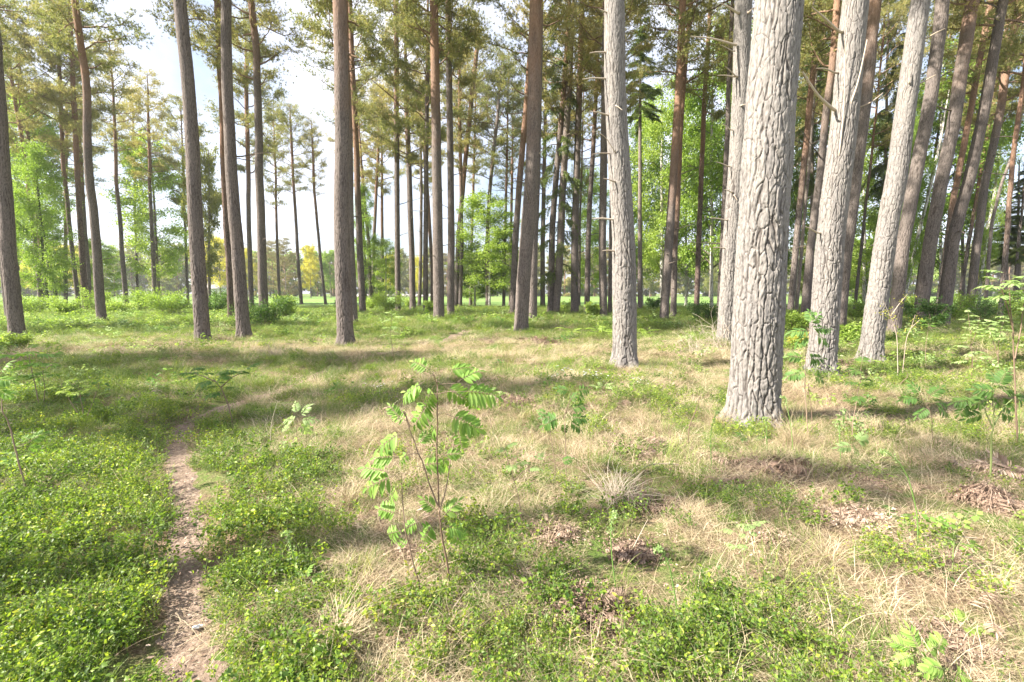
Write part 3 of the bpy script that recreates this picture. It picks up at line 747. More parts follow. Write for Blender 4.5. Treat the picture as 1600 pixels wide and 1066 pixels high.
T('a36', [(713,480),(716,380),(724,283),(737,152),(747,60)], 8, 6, 'pine leaning right with a forked orange top in the middle', turn=8, stubs=6)
T('a37', [(719,481),(722,380),(720,283),(718,160)], 6, 5, 'thin straight pine crossed by the right-leaning forked one', turn=10, stubs=4)
T('a38', [(762,481),(761,380),(765,300),(772,228),(777,190)], 7, 5, 'dark twisting pine growing through a young green tree', turn=12, mat='bark_spruce', stubs=5, top=90)
T('a40', [(801,494),(805,380),(812,280),(823,160),(830,60)], 10, 8, 'snaggy pine close left of the broad orange topped trunk', turn=7, stubs=6)
T('a40b', [(797,478),(798,380),(800,280)], 5, 4, 'thin far pine left of the snaggy one', turn=10, stubs=3)
T('a41', [(813,521),(818,440),(824,360),(831,270),(835,130),(837,0)], 21, 17, 'broad smooth pine whose stem turns orange above, right of the middle', turn=7, stubs=3, near=3)
T('a42', [(832,503),(834,380),(838,290),(841,180)], 14, 10, 'darker pine standing right behind the broad orange topped trunk', turn=12, stubs=4, near=3)
T('a43', [(848,480),(848,380),(850,280),(852,192)], 8, 5, 'first slim pine right of the darker trunk, light on one side', turn=13, stubs=4)
T('a44', [(860,491),(862,400),(863,354),(871,253),(878,177),(884,100)], 10, 7, 'pale footed pine leaning against the shaggy dark one', turn=11, stubs=4)
T('a45', [(868,491),(875,400),(879,300),(885,200),(890,120)], 12, 9, 'shaggy dark spruce with dead hanging twigs down its stem', kind='spruce', crown=1, H=24, stubs=4, crs=1.0, group=None)
T('a46', [(898,491),(898,380),(901,283),(905,152),(909,40)], 12, 8, 'upright pine right of the shaggy spruce beside a leafy seedling', turn=12, stubs=5, near=3)
T('a47', [(905,479),(906,354),(909,260)], 4, 3, 'pole thin pine just behind the upright one beside the seedling', turn=11, stubs=3)
T('a48', [(917,488),(919,380),(921,330),(927,228),(931,152)], 9, 6, 'slightly bent pine midway between the shaggy spruce and the big pale trunk', turn=11, stubs=5)
T('a49', [(943,497),(941,380),(943,283),(945,127),(947,0)], 12, 10, 'knotty dark pine immediately left of the big pale trunk', turn=16, stubs=6, near=3)
T('a50', [(953,492),(954,380),(955,280)], 7, 5, 'slim pale pine almost hidden by the big pale trunk', turn=13, stubs=2)
T('a51', [(977,572),(976,480),(975,380),(969,283),(960,127),(960,0)], 38, 29, 'big pale pine with horizontal broken snags along its left side', turn=30, near=2, stubs=0)
T('a52', [(1037,500),(1045,380),(1052,283),(1061,142),(1067,0)], 14, 10, 'dark red pine, thicker of two leaning right side by side', turn=6, stubs=6, near=3)
T('a53', [(1052,497),(1054,380),(1057,340),(1063,203),(1071,101),(1079,0)], 10, 7, 'light orange pine crossing behind the dark red leaning one', turn=4, stubs=5)
T('a54', [(1088,490),(1092,380),(1095,283),(1101,142),(1110,0)], 9, 6, 'lone thin dark pine between the leaning red pair and the knotty trunk', turn=8, mat='bark_brown', stubs=6)
T('a55', [(1123,500),(1129,380),(1134,240),(1139,120)], 9, 7, 'dark pine showing along the left side of the knotty grey trunk', turn=16, stubs=4)
T('a56', [(1132,541),(1138,460),(1143,380),(1151,283),(1160,127),(1163,0)], 26, 25, 'knotty grey pine with long bleached snags, left of the widest trunk', turn=30, near=2, stubs=0)
T('a57', [(1180,636),(1182,540),(1191,380),(1197,283),(1209,127),(1221,0)], 82, 73, 'widest trunk of all, deeply furrowed pale grey bark, nearest the camera', turn=30, near=1, stubs=0, crown=0)
T('a58', [(1234,500),(1244,380),(1251,304),(1263,177),(1276,50),(1284,0)], 11, 9, 'light orange footed pine just right of the widest trunk', turn=6, stubs=4)
T('a59', [(1244,491),(1253,380),(1264,250)], 6, 5, 'thin shaded stem behind the light orange footed pine', turn=14, stubs=3, mat='bark_spruce')
T('a60', [(1256,505),(1267,380),(1281,283),(1291,177),(1304,50),(1309,0)], 13, 11, 'grey brown pine close left of the second widest furrowed trunk', turn=9, stubs=6, near=3)
T('a61', [(1284,586),(1288,500),(1296,380),(1306,283),(1316,200),(1336,0)], 46, 40, 'second widest pale furrowed trunk with long bare upward shoots', turn=30, near=1, stubs=0)
T('a62', [(1313,516),(1322,400),(1337,283),(1352,142),(1367,0)], 16, 20, 'dark brown pine just behind the one with bare upward shoots', turn=9, stubs=4, near=3)
T('a63', [(1360,563),(1366,500),(1382,380),(1404,250),(1421,130),(1440,0)], 37, 31, 'pale sunlit leaning pine with yellow leafed twigs before it', turn=30, near=2, stubs=0)
T('a64', [(1396,526),(1411,380),(1431,270),(1453,142),(1473,0)], 22, 22, 'half shaded grey pine touching the pale sunlit leaning one', turn=16, stubs=1, near=3)
T('a65', [(1436,507),(1454,380),(1471,283),(1496,142),(1520,0)], 23, 22, 'dark shaded leaning pine with green seedlings around its foot', turn=9, stubs=4, near=3)
T('a66', [(1464,497),(1477,400),(1489,304),(1509,203),(1529,101),(1549,0)], 11, 10, 'light pinkish slim pine between two dark leaning trunks', turn=4, stubs=5)
T('a67', [(1472,510),(1489,380),(1514,283),(1544,142),(1569,0)], 23, 16, 'dark leaning pine with a bright sunlit stripe low on its left', turn=14, stubs=5, near=3)
T('a68', [(1514,495),(1526,380),(1541,283),(1568,142),(1594,0)], 15, 13, 'medium pine with a sunlit patch on its lower stem near the right edge', turn=10, stubs=5, near=3)
T('a69', [(1562,502),(1572,385),(1585,253),(1597,142)], 10, 8, 'orange tinted pine nearest the right edge, partly behind leafy saplings', turn=4, stubs=4)
T('a70', [(1412,490),(1415,455),(1428,400),(1444,330),(1462,250)], 7, 5, 'white barked birch leaning between two shaded pine trunks', kind='birch', crown=1, H=15, stubs=0, group=None, D=32, crs=.3)
T('a71', [(1528,492),(1532,440),(1540,385),(1552,310),(1562,225)], 6, 5, 'white birch with a forked stem behind the pine with the sunlit patch', kind='birch', crown=2, H=15, stubs=0, group=None, D=33, crs=.3)
T('a72', [(1538,492),(1549,354),(1565,290),(1584,230)], 7, 5, 'dark slim pine behind the forked white birch', turn=14, stubs=4, mat='bark_spruce')
T('a73', [(1497,490),(1512,380),(1530,280),(1548,190)], 7, 6, 'thin pale pine seen between the two dark right-hand trunks', turn=5, stubs=4)

for q, (pts, w, lb) in enumerate([
  ([(33,478),(26,380),(14,250)], 5, 'thin distant stem between the left edge pine and the ivy clad tree'),
  ([(216,472),(212,380),(210,250)], 5, 'thin distant stem between the free standing and the dark topped pine'),
  ([(437,473),(433,380),(430,260)], 5, 'thin far pine left of the small crooked one over the field edge'),
  ([(735,478),(737,380),(741,250)], 5, 'thin far pine left of the young bright green tree'),
  ([(787,480),(789,380),(792,250)], 5, 'thin far pine right of the young bright green tree'),
  ([(1213,484),(1222,380),(1236,240)], 6, 'thin far pine emerging from behind the widest trunk'),
  ([(1335,487),(1347,380),(1362,240)], 6, 'thin far pine right of the dark brown one'),
  ([(1428,486),(1442,380),(1462,240)], 6, 'thin brownish far stem between the half shaded and dark shaded pines'),
  ([(1462,486),(1482,360),(1504,230)], 6, 'thin grey far stem behind the striped dark pine'),
  ([(1583,490),(1590,400),(1600,300)], 6, 'thin grey far stem right of the orange tinted edge pine')]):
    T('c%d' % q, pts, w, w*.7, lb, turn=8, stubs=2)

# bleached snags and bare shoots on the near trunks
for a, b, r in [((946,82),(921,83),.02), ((946,123),(910,124),.018), ((949,180),(921,174),.018), ((952,240),(926,241),.014), ((960,284),(943,279),.018), ((956,343),(925,342),.02), ((957,392),(941,392),.018), ((974,62),(984,66),.016), ((962,165),(972,172),.015), ((948,20),(935,14),.015)]:
    stub('a51', a, b, r)
stub('a51', (961, 238), (926, 204), .010, via=(945, 212))
for a, b, r in [((1147,70),(1079,57),.030), ((1152,20),(1127,6),.032), ((1145,120),(1121,118),.02), ((1150,120),(1133,104),.02), ((1144,80),(1125,70),.014), ((1141,203),(1129,194),.018), ((1137,260),(1119,253),.018), ((1133,344),(1110,341),.02), ((1131,388),(1114,387),.018), ((1142,300),(1132,296),.02), ((1170,20),(1178,12),.03), ((1158,165),(1166,163),.02), ((1147,305),(1152,313),.02)]:
    stub('a56', a, b, r)
for a, b, r, v in [((1311,50),(1269,12),.022, (1288,28)), ((1303,172),(1254,112),.026, (1278,150)), ((1304,114),(1275,107),.016, (1290,107)), ((1311,244),(1321,60),.014, (1319,170)), ((1324,176),(1355,62),.018, (1341,130)), ((1342,168),(1380,145),.013, (1362,160)), ((1277,364),(1258,354),.016, None)]:
    stub('a61', a, b, r, via=v, mat='deadwood', fwd=.5)
for a, b, r in [((1448,60),(1476,45),.018), ((1440,130),(1462,117),.016), ((1421,130),(1420,108),.016)]:
    stub('a63', a, b, r)
for k, ys in (('a41', [(843,240,852,232),(822,150,812,140)]), ('a22', [(523,60,515,50)])):
    for q in ys: stub(k, (q[0], q[1]), (q[2], q[3]), .02)

# pines outside the frame on the sun's side: their shade lies across the clearing
for q, (x, y, h, cs) in enumerate(SHADERS):
    D = y
    t = thing('pine_tree', 'tall pine standing out of view beyond the left side of the picture', 'tree', (x, y, 0), 'pines out of view on the sunny side')
    z = np.linspace(-.1, h, 50); P = np.stack([fbm(z/5, q)*.4, fbm(z/5, q+9)*.4, z], 1)
    g = Geo(); V, Fc = tube(P, .26*(1-z/h*.85), 14); g.add(V, Fc, 0)
    tr = link('trunk', g.mesh('trunk', [M['bark']], True), t); tr['turn'] = 8.0
    c = link('crown', PINE_CROWN[q % 5], t, (P[-1, 0], P[-1, 1], h - 11*(.35+.5*cs))); c.rotation_euler.z = q*1.3; c.scale = (cs, cs, .35 + .5*cs)

# ------------------------------------------------------------------ spruces and broadleaved trees that show between the pines
def simple_tree(kind, px, yb, top, label, w=6, crs=1.0, cbase=None, D=None, crown=0, H=None, mats=None, group=None, lean=0):
    k = 'b%d_%d' % (px, top)
    DD = D or CAM_H*F/max(yb-HOR, 4); b0 = HOR + CAM_H*F/DD
    if H is not None: topz = H
    else: topz = float(DP(px, top, DD)[2])
    pts = [(px, b0), (px + lean*.3, b0 - (b0-max(top, 5))*.3), (px + lean*.6, b0 - (b0-max(top, 5))*.6)]
    t = tree(k, pts, w, w*.6, label, kind=kind, H=max(topz, 4), D=DD, crown=crown, stubs=0, crs=crs, group=group, cbase=cbase)
    if mats:
        for c in [c for c in bpy.data.objects if c.parent == t and c.name.startswith('crown')]:
            c.name = 'crown'
            for i_, (sl) in enumerate(c.material_slots):
                if i_ == 0: sl.link = 'OBJECT'; sl.material = M[mats]
    return t
GB = 'birches behind the pines'
simple_tree('birch', 1034, 482, 120, 'fresh green birch with thin dark stem just left of the leaning red pine', 6, 1.1, D=47, crown=0, group=GB)
simple_tree('birch', 1003, 480, 150, 'green birch showing between the big pale trunk and the thin dark stem', 5, 1.0, D=52, crown=1, group=GB)
simple_tree('birch', 1112, 480, 20, 'tall yellow green birch behind the lone thin dark pine', 6, 1.3, D=42, crown=2, group=GB)
simple_tree('birch', 1072, 482, 170, 'low crowned birch seen between the red pines and the lone thin one', 5, 1.1, D=50, crown=0, group=GB)
simple_tree('birch', 1140, 480, 60, 'bright birch foliage showing left of the knotty grey trunk', 6, 1.2, D=50, crown=1, group=GB)
simple_tree('birch', 1245, 484, 60, 'birch crown seen in the gap right of the widest trunk', 6, 1.0, D=44, crown=2, group=GB)
simple_tree('birch', 1350, 486, 180, 'birch with low green crown between the dark brown and the pale leaning pine', 6, 1.0, D=40, crown=1, group=GB)
simple_tree('birch', 1470, 486, 40, 'light green birch crown above the pinkish slim pine', 6, 1.2, D=36, crown=0, group=GB)
simple_tree('birch', 918, 478, 260, 'pale green birch far behind the bent pine', 5, .9, D=56, crown=1, group=GB)
simple_tree('spruce', 1000, 486, 8, 'dark green spruce bough cluster just right of the big pale trunk', 8, .7, D=40, crown=0, cbase=16)
simple_tree('spruce', 1268, 490, -120, 'dark spruce between the widest and second widest trunks', 8, .65, D=36, crown=0, cbase=9)
simple_tree('spruce', 1385, 492, -160, 'dark spruce hanging over the gap left of the pale leaning pine', 8, .7, D=38, crown=0, cbase=10)
simple_tree('spruce', 1505, 492, -60, 'spruce behind the two dark leaning pines', 7, .6, D=40, crown=0, cbase=9)
simple_tree('spruce', 1592, 503, 250, 'young dense spruce filling the right edge behind the saplings', 8, .6, D=34, crown=0)
simple_tree('spruce', 1572, 497, 320, 'smaller dark spruce left of the dense edge spruce', 6, .6, D=36, crown=0)
simple_tree('birch', 765, 478, 300, 'young bright green tree wrapped around the dark twisting pine', 4, 1.15, D=46, crown=0)
simple_tree('birch', 742, 476, 395, 'low green bushy tree left of the young bright one', 3, .9, D=50, crown=1)
simple_tree('birch', 786, 478, 360, 'small light green tree right of the young bright one', 3, .8, D=50, crown=2)
simple_tree('birch', 603, 474, 375, 'little bright green tree beside the sunlit thin pine', 3, .7, D=54, crown=1)
simple_tree('birch', 25, 480, 250, 'light green spring tree behind the thick left edge pine', 6, .6, D=52, crown=2)
simple_tree('birch', 84, 478, 340, 'thin leaved small tree behind the ivy clad stem', 4, .65, D=52, crown=0)
simple_tree('birch', 155, 476, 375, 'low green tree right behind the stout orange stemmed pine', 4, 1.0, D=56, crown=1)
simple_tree('bare', 327, 472, 235, 'sparse oak with dark crooked limbs and few leaves right of the big leaning pine', 6, .55, D=52)
# beyond the field, big enough to single out
def far_tree(px, top, D, label, me, mats=None, crs=1.0, w=6, lowz=.0, trunk='bark_spruce', h0=12.0, nm='maple_tree'):
    x = (px-800)/F*D/1.0; topz = float(DP(px, top, D)[2]); x = float(DP(px, HOR+8, D)[0])
    t = thing(nm, label, 'tree', (x, D, 0))
    g = Geo(); V, Fc = tube([(0, 0, -.2), (.1, 0, topz*.35), (0, .1, topz*.7)], [w*.03, w*.025, w*.012], 8); g.add(V, Fc, 0)
    link('trunk', g.mesh('trunk', [M[trunk]], True), t)
    c = link('crown', me, t, (0, 0, lowz)); s = (topz-lowz)/h0; c.scale = (s*crs, s*crs, s); c.rotation_euler.z = px*.7
    if mats: c.material_slots[0].link = 'OBJECT'; c.material_slots[0].material = M[mats]
    return t
far_tree(118, 385, 135, 'round yellow maple far off between the left pines', OAK_CROWN[0], None, 1.0)
far_tree(60, 398, 140, 'smaller yellow maple far off beside the ivy clad stem', OAK_CROWN[0], None, 1.1)
far_tree(345, 372, 130, 'yellow maple across the field between the big leaning and reddish pines', OAK_CROWN[0], None, 1.05)
far_tree(385, 392, 140, 'yellow green tree across the field behind the thin upright pine', OAK_CROWN[0], 'yellow', .8)
far_tree(447, 378, 120, 'pale brownish pine across the field left of the small crooked pine', PINE_CROWN[0], 'beige', 1.3, h0=10.5, nm='pine_tree')
far_tree(428, 382, 128, 'grey green pine across the field near the bushy dark pine', PINE_CROWN[2], 'beige', 1.3, h0=10.5, nm='pine_tree')
far_tree(486, 385, 135, 'tall yellow tree across the field between the two distant pines', OAK_CROWN[0], None, .55)
far_tree(517, 392, 140, 'light green round tree across the field left of the broad brown pine', OAK_CROWN[1], 'birch', .7)
far_tree(610, 398, 140, 'yellowish tree across the field behind the straight pale pine', OAK_CROWN[0], 'yellow', .6)
far_tree(655, 402, 140, 'dull yellow tree across the field between two grey pines', OAK_CROWN[1], 'yellow', .6)
far_tree(870, 398, 145, 'pale green tree across the field behind the shaggy spruce', OAK_CROWN[1], 'oak', .8)
far_tree(1015, 392, 150, 'round pale green tree across the field left of the leaning red pine', OAK_CROWN[1], 'oak', .8)
far_tree(1108, 400, 140, 'sunlit yellow green tree across the field by the knotty trunk', OAK_CROWN[1], 'oak', .8)
far_tree(1248, 385, 120, 'yellow green tree far off right of the widest trunk', OAK_CROWN[0], 'oak', .8)
far_tree(1345, 400, 110, 'yellow green far tree left of the pale leaning pine', OAK_CROWN[1], 'oak', .8)

# the wood on the far side of the field: one mass
def scatter_nodes(name, P, rot, scl, idx, protos, label=None, kind='stuff'):
    col = bpy.data.collections.new(name + '_kinds')
    for q, (me) in enumerate(protos):
        o = bpy.data.objects.new('%s_kind_%03d' % (name, q), me); col.objects.link(o)
    me = bpy.data.meshes.new(name); P = np.asarray(P, np.float32)
    me.vertices.add(len(P)); me.vertices.foreach_set("co", P.ravel())
    for nm, ty, arr, key in (('rot', 'FLOAT_VECTOR', rot, 'vector'), ('scl', 'FLOAT_VECTOR', scl, 'vector'), ('idx', 'INT', idx, 'value')):
        a = me.attributes.new(nm, ty, 'POINT'); a.data.foreach_set(key, np.asarray(arr, np.int32 if ty == 'INT' else np.float32).ravel())
    ob = bpy.data.objects.new(name, me); C.objects.link(ob); ob['kind'] = kind
    if label: ob['label'] = label
    ng = bpy.data.node_groups.new(name, 'GeometryNodeTree')
    ng.interface.new_socket("Geometry", in_out='INPUT', socket_type='NodeSocketGeometry'); ng.interface.new_socket("Geometry", in_out='OUTPUT', socket_type='NodeSocketGeometry')
    gi = ng.nodes.new('NodeGroupInput'); go = ng.nodes.new('NodeGroupOutput')
    ci = ng.nodes.new('GeometryNodeCollectionInfo'); ci.inputs['Collection'].default_value = col
    ci.inputs['Separate Children'].default_value = True; ci.inputs['Reset Children'].default_value = True
    ip = ng.nodes.new('GeometryNodeInstanceOnPoints'); ip.inputs['Pick Instance'].default_value = True
    def na(nm, ty):
        a = ng.nodes.new('GeometryNodeInputNamedAttribute'); a.data_type = ty; a.inputs['Name'].default_value = nm; return a.outputs['Attribute']
    L = ng.links
    L.new(gi.outputs[0], ip.inputs['Points']); L.new(ci.outputs[0], ip.inputs['Instance'])
    L.new(na('rot', 'FLOAT_VECTOR'), ip.inputs['Rotation']); L.new(na('scl', 'FLOAT_VECTOR'), ip.inputs['Scale']); L.new(na('idx', 'INT'), ip.inputs['Instance Index'])
    L.new(ip.outputs[0], go.inputs[0])
    md = ob.modifiers.new('scatter', 'NODES'); md.node_group = ng
    return ob
def far_proto(crown_geo, h, mats, trunk=.25):
    g = Geo(); V, Fc = tube([(0, 0, -1), (0, 0, h*.5), (.1, 0, h*.8)], [trunk, trunk*.8, .05], 6); g.add(V, Fc, 1)
    g.V += [v for v in crown_geo.V]; g.F += [f + g.n for f in crown_geo.F]; g.M += crown_geo.M; g.A += crown_geo.A; g.n += crown_geo.n
    return g.mesh('far_tree', mats)
FP = [far_proto(broad_crown(400, 15, 5.0, 20, 4200, .42, .0, .06, 'oak'), 15, [M['oak'], M['bark']]),
      far_proto(broad_crown(401, 14, 4.6, 20, 4200, .42, .0, .06, 'oak'), 14, [M['birch'], M['bark_birch']]),
      far_proto(pine_crown(402, 15, 3.6, 22, .9, 6, .45, .09), 17, [M['needle'], M['bark']]),
      far_proto(pine_crown(403, 14, 3.8, 22, .9, 6, .45, .09), 16, [M['beige'], M['bark']])]
rng = np.random.default_rng(77); P = []; S = []; I = []
for row, (y0, n_) in enumerate(((184, 70), (192, 72), (204, 60))):
    for q in range(n_):
        x = -270 + 540*(q + rng.random()*.9)/n_; y = y0 + rng.normal()*3
        u_ = vnoise(x/22, row, 0, 5); k = 0 if u_ < .38 else 1 if u_ < .55 else 2 if u_ < .74 else 3
        if rng.random() < .3: k = int(rng.integers(0, 4))
        h = .95 + .4*rng.random() + .25*vnoise(x/30, 3, 0, 8) + row*.06
        P.append((x, y, -.3)); S.append((h*1.05, h*1.05, h)); I.append(k)
for q in range(150):      # scrub at its foot
    P.append((-270 + 540*rng.random(), 181 + rng.random()*8, -1.5)); s = .28 + .25*rng.random(); S.append((s*1.6, s*1.6, s)); I.append(int(rng.integers(0, 2)))
R_ = np.zeros((len(P), 3)); R_[:, 2] = rng.random(len(P))*6.28
scatter_nodes('far_wood', P, R_, S, I, FP)
# side woods left and right beyond the pines keep the horizon closed
P = []; S = []; I = []
for q in range(120):
    sd = 1 if q % 2 else -1
    y = 50 + 130*rng.random(); x = sd*(1.30*y + 8 + 34*rng.random())
    h = .85 + .4*rng.random(); P.append((x, y, -.2)); S.append((h, h, h)); I.append(int(rng.integers(0, 4)))
for q in range(8):       # dense green wood behind the right-hand pines
    y = 40 + 22*rng.random(); x = .62*y + (1.35-.62)*y*rng.random()
    h = .55 + .3*rng.random(); P.append((x, y, -.2)); S.append((h, h, h)); I.append([0, 1, 1, 3][q % 4])
R_ = np.zeros((len(P), 3)); R_[:, 2] = rng.random(len(P))*6.28
scatter_nodes('flanking_woods', P, R_, S, I, FP)

# low stone wall and the white house across the field
g = Geo(); rng = np.random.default_rng(5)
xa, xb, yw = float(DP(560, 463, 150)[0]), float(DP(690, 463, 150)[0]), 150
for q in range(260):
    c = np.array([xa + (xb-xa)*rng.random(), yw + rng.normal()*.35, .15 + .8*rng.random()]); r = .22 + .25*rng.random()
    a, b = np.meshgrid(np.linspace(0, 2*np.pi, 8, endpoint=False), np.linspace(-1.3, 1.3, 5))
    V = np.stack([np.cos(b)*np.cos(a)*1.3, np.cos(b)*np.sin(a), np.sin(b)*.75], -1).reshape(-1, 3)*r*(1+.25*rng.normal(size=(40, 1))) + c
    i = np.arange(4)[:, None]*8; j = np.arange(8)[None, :]; k = (j+1) % 8
    g.add(V, np.stack([i+j, i+k, i+8+k, i+8+j], -1).reshape(-1, 4))
o = link('stone_wall', g.mesh('stone_wall', [M['stone']], True), label='low pale stone wall across the field in the middle', category='wall')
def boxg(g, c, s, mat=0):
    c = np.array(c, float); s = np.array(s, float)/2
    V = np.array([[a, b, e] for a in (-1, 1) for b in (-1, 1) for e in (-1, 1)])*s + c
    g.add(V, [[0, 1, 3, 2], [4, 6, 7, 5], [0, 4, 5, 1], [2, 3, 7, 6], [0, 2, 6, 4], [1, 5, 7, 3]], mat)
hx, hy = float(DP(345, 460, 165)[0]), 165
h = thing('house', 'small white house with grey roof across the field under yellow trees', 'house', (hx, hy, 0))
g = Geo(); boxg(g, (0, 0, 1.6), (7, 6, 3.4)); g.add([(-3.5, -3, 3.3), (-3.5, 3, 3.3), (-3.5, 0, 5.2), (3.5, -3, 3.3), (3.5, 3, 3.3), (3.5, 0, 5.2)], [[0, 1, 2], [3, 5, 4]])
link('wall', g.mesh('wall', [M['render_white']]), h)
g = Geo()
for sgn in (-1, 1):
    V = np.array([(-4, sgn*3.6, 2.95), (4, sgn*3.6, 2.95), (4, 0, 5.35), (-4, 0, 5.35), (-4, sgn*3.6, 3.15), (4, sgn*3.6, 3.15), (4, 0, 5.55), (-4, 0, 5.55)])
    g.add(V, [[0, 1, 2, 3], [4, 7, 6, 5], [0, 4, 5, 1], [3, 2, 6, 7], [0, 3, 7, 4], [1, 5, 6, 2]])
link('roof', g.mesh('roof', [M['roof']]), h)
for q in (-2, 0.2, 2.2):
    g = Geo(); boxg(g, (q, -3.02, 1.7), (.9, .1, 1.2)); link('window', g.mesh('window', [M['darkwood']]), h)

# ------------------------------------------------------------------ bushes
def bush(name, label, px, yb, wpx, hpx, mat='bush', n=900, size=.055, seed=1, stems=9, group='bushes at the edge of the wood', D=None, cat='bush', aspect=.6):
    D = D or CAM_H*F/(yb-HOR); x, y = float(DP(px, yb, D)[0]), D
    if yb > 470: x, y = GP(px, yb); D = y
    Wd, Hh = wpx/2*D/F, hpx*D/F; rng = np.random.default_rng(seed)
    t = thing(name, label, cat, (x, y, gz(x, y)), group); g = Geo(); pts = []
    for s in range(stems):
        az = s*2.4 + rng.normal()*.4; r = Wd*(.35+.65*rng.random())
        P = curve3((0, 0, -.03), (math.cos(az)*r, math.sin(az)*r, Hh*(.7+.4*rng.random())), math.hypot(r, Hh)*(.75+.25*rng.random()), 7, .02, rng, .12)
        g.add(*tube(P, np.linspace(.006+.006*Hh, .003, 8), 5), 0, rng.random())
        for q in range(6):
            i0 = rng.integers(2, 7); a2 = az + rng.normal()*1.2
            Q = curve3(P[i0], (math.cos(a2), math.sin(a2), .4+.5*rng.random()), Wd*.45+.08, 4, .0, rng, .15)
            g.add(*tube(Q, np.linspace(.004, .002, 5), 3), 0, rng.random())
            for w in (1, 2, 3, 4): pts.append(Q[w])
    link('stem', g.mesh('stem', [M['stem']]), t)
    pts = np.array(pts); idx = rng.integers(0, len(pts), n); o = rng.normal(size=(n, 3))*Wd*.10 + rng.normal(size=(n, 3))*.02
    P = pts[idx] + o; P[:, 2] = np.maximum(P[:, 2], .03)
    V, Fc, v = leaves(P, size*(.6+.7*rng.random(n)), rng, aspect, .5)
    g = Geo(); g.add(V, Fc, 0, v); link('foliage', g.mesh('foliage', [M[mat]]), t)
    return t
B = [
 (45, 492, 60, 26, 'bush', 'light bush right beside the thick left edge pine'), (100, 494, 44, 26, 'bush', 'pale leafy bush below the ivy clad tree'),
 (150, 489, 46, 34, 'bush', 'tall light bush left of the stout orange stemmed pine'), (225, 488, 50, 30, 'bush', 'light green bush below the bright birch'),
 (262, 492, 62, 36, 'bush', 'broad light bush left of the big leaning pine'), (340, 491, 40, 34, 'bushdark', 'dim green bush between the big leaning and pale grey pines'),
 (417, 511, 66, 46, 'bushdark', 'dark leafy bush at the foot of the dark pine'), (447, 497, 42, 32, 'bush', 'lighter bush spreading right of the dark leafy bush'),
 (605, 489, 46, 28, 'bush', 'yellow green bush in front of the straight pale pine'), (580, 486, 34, 22, 'bush', 'yellow green bush left of the pale pine with snags'),
 (671, 492, 20, 20, 'bush', 'small yellow bush left of the sturdy middle pine'), (640, 484, 18, 16, 'bush', 'small bush between two grey pines in the middle'),
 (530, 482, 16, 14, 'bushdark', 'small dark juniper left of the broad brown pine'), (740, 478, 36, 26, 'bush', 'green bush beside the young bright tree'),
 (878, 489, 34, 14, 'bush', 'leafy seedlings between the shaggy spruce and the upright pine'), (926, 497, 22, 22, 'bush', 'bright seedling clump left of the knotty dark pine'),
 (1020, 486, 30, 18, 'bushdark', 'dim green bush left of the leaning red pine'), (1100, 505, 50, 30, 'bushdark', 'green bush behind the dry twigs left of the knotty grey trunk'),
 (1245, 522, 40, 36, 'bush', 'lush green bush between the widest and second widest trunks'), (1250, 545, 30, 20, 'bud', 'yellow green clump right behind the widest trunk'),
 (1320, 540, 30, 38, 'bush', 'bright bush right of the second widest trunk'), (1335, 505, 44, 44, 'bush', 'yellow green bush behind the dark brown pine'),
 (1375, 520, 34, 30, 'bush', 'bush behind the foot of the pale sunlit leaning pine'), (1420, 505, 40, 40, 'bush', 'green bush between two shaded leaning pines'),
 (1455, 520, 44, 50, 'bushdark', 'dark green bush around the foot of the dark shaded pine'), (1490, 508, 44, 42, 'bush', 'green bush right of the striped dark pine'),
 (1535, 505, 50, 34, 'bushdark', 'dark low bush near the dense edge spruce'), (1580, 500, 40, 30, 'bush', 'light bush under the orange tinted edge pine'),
 (15, 545, 36, 20, 'bush', 'leafy clump low at the left edge'), (180, 492, 40, 20, 'bush', 'low bush right of the stout orange stemmed pine'),
]
for q, (px, yb, w, h, mt, lb) in enumerate(B):
    bush('bush', lb, px, yb, w*1.1, h*1.1, mt, int(900 + w*h*1.5), .07 if yb > 500 else .11, q+1)
# dry leafless brush by the knotty trunk
def brush(label, px, yb, wpx, hpx, seed, n=26, mat='deadwood', up=.6):
    x, y = GP(px, yb); Wd, Hh = wpx/2*y/F, hpx*y/F; rng = np.random.default_rng(seed); g = Geo()
    for s in range(n):
        az = rng.random()*6.28; P = curve3((rng.normal()*Wd*.3, rng.normal()*Wd*.3, 0), (math.cos(az), math.sin(az), up+rng.random()), Hh*(.6+.8*rng.random()), 6, -.08, rng, .3)
        P[:, 2] = np.maximum(P[:, 2], .01); g.add(*tube(P, np.linspace(.005, .0018, 7), 4), 0, rng.random())
        Q = curve3(P[3], rng.normal(size=3)+np.array([0, 0, .5]), Hh*.4, 4, -.05, rng, .3); g.add(*tube(Q, np.linspace(.003, .0015, 5), 3), 0, rng.random())
    return link('dry_brush', g.mesh('dry_brush', [M[mat]]), None, (x, y, gz(x, y)), label=label, category='brush')
brush('pale leafless twigs sprawling left of the knotty grey trunk', 1085, 552, 60, 44, 3, 40)
brush('thin dry twigs against the foot of the knotty grey trunk', 1128, 548, 30, 60, 4, 22, up=1.4)
brush('brown dry brush between the big leaning and pale grey pines', 350, 531, 44, 18, 5, 50, 'bracken')
brush('reddish dry brush left of the big leaning pine foot', 287, 538, 28, 14, 6, 40, 'bracken')
brush('small grey twigs right of the pale grey flaking pine', 432, 556, 26, 44, 7, 12, up=1.5)
brush('pinkish dry twigs on the bank before the broad orange topped trunk', 765, 540, 34, 14, 8, 30, 'bracken')

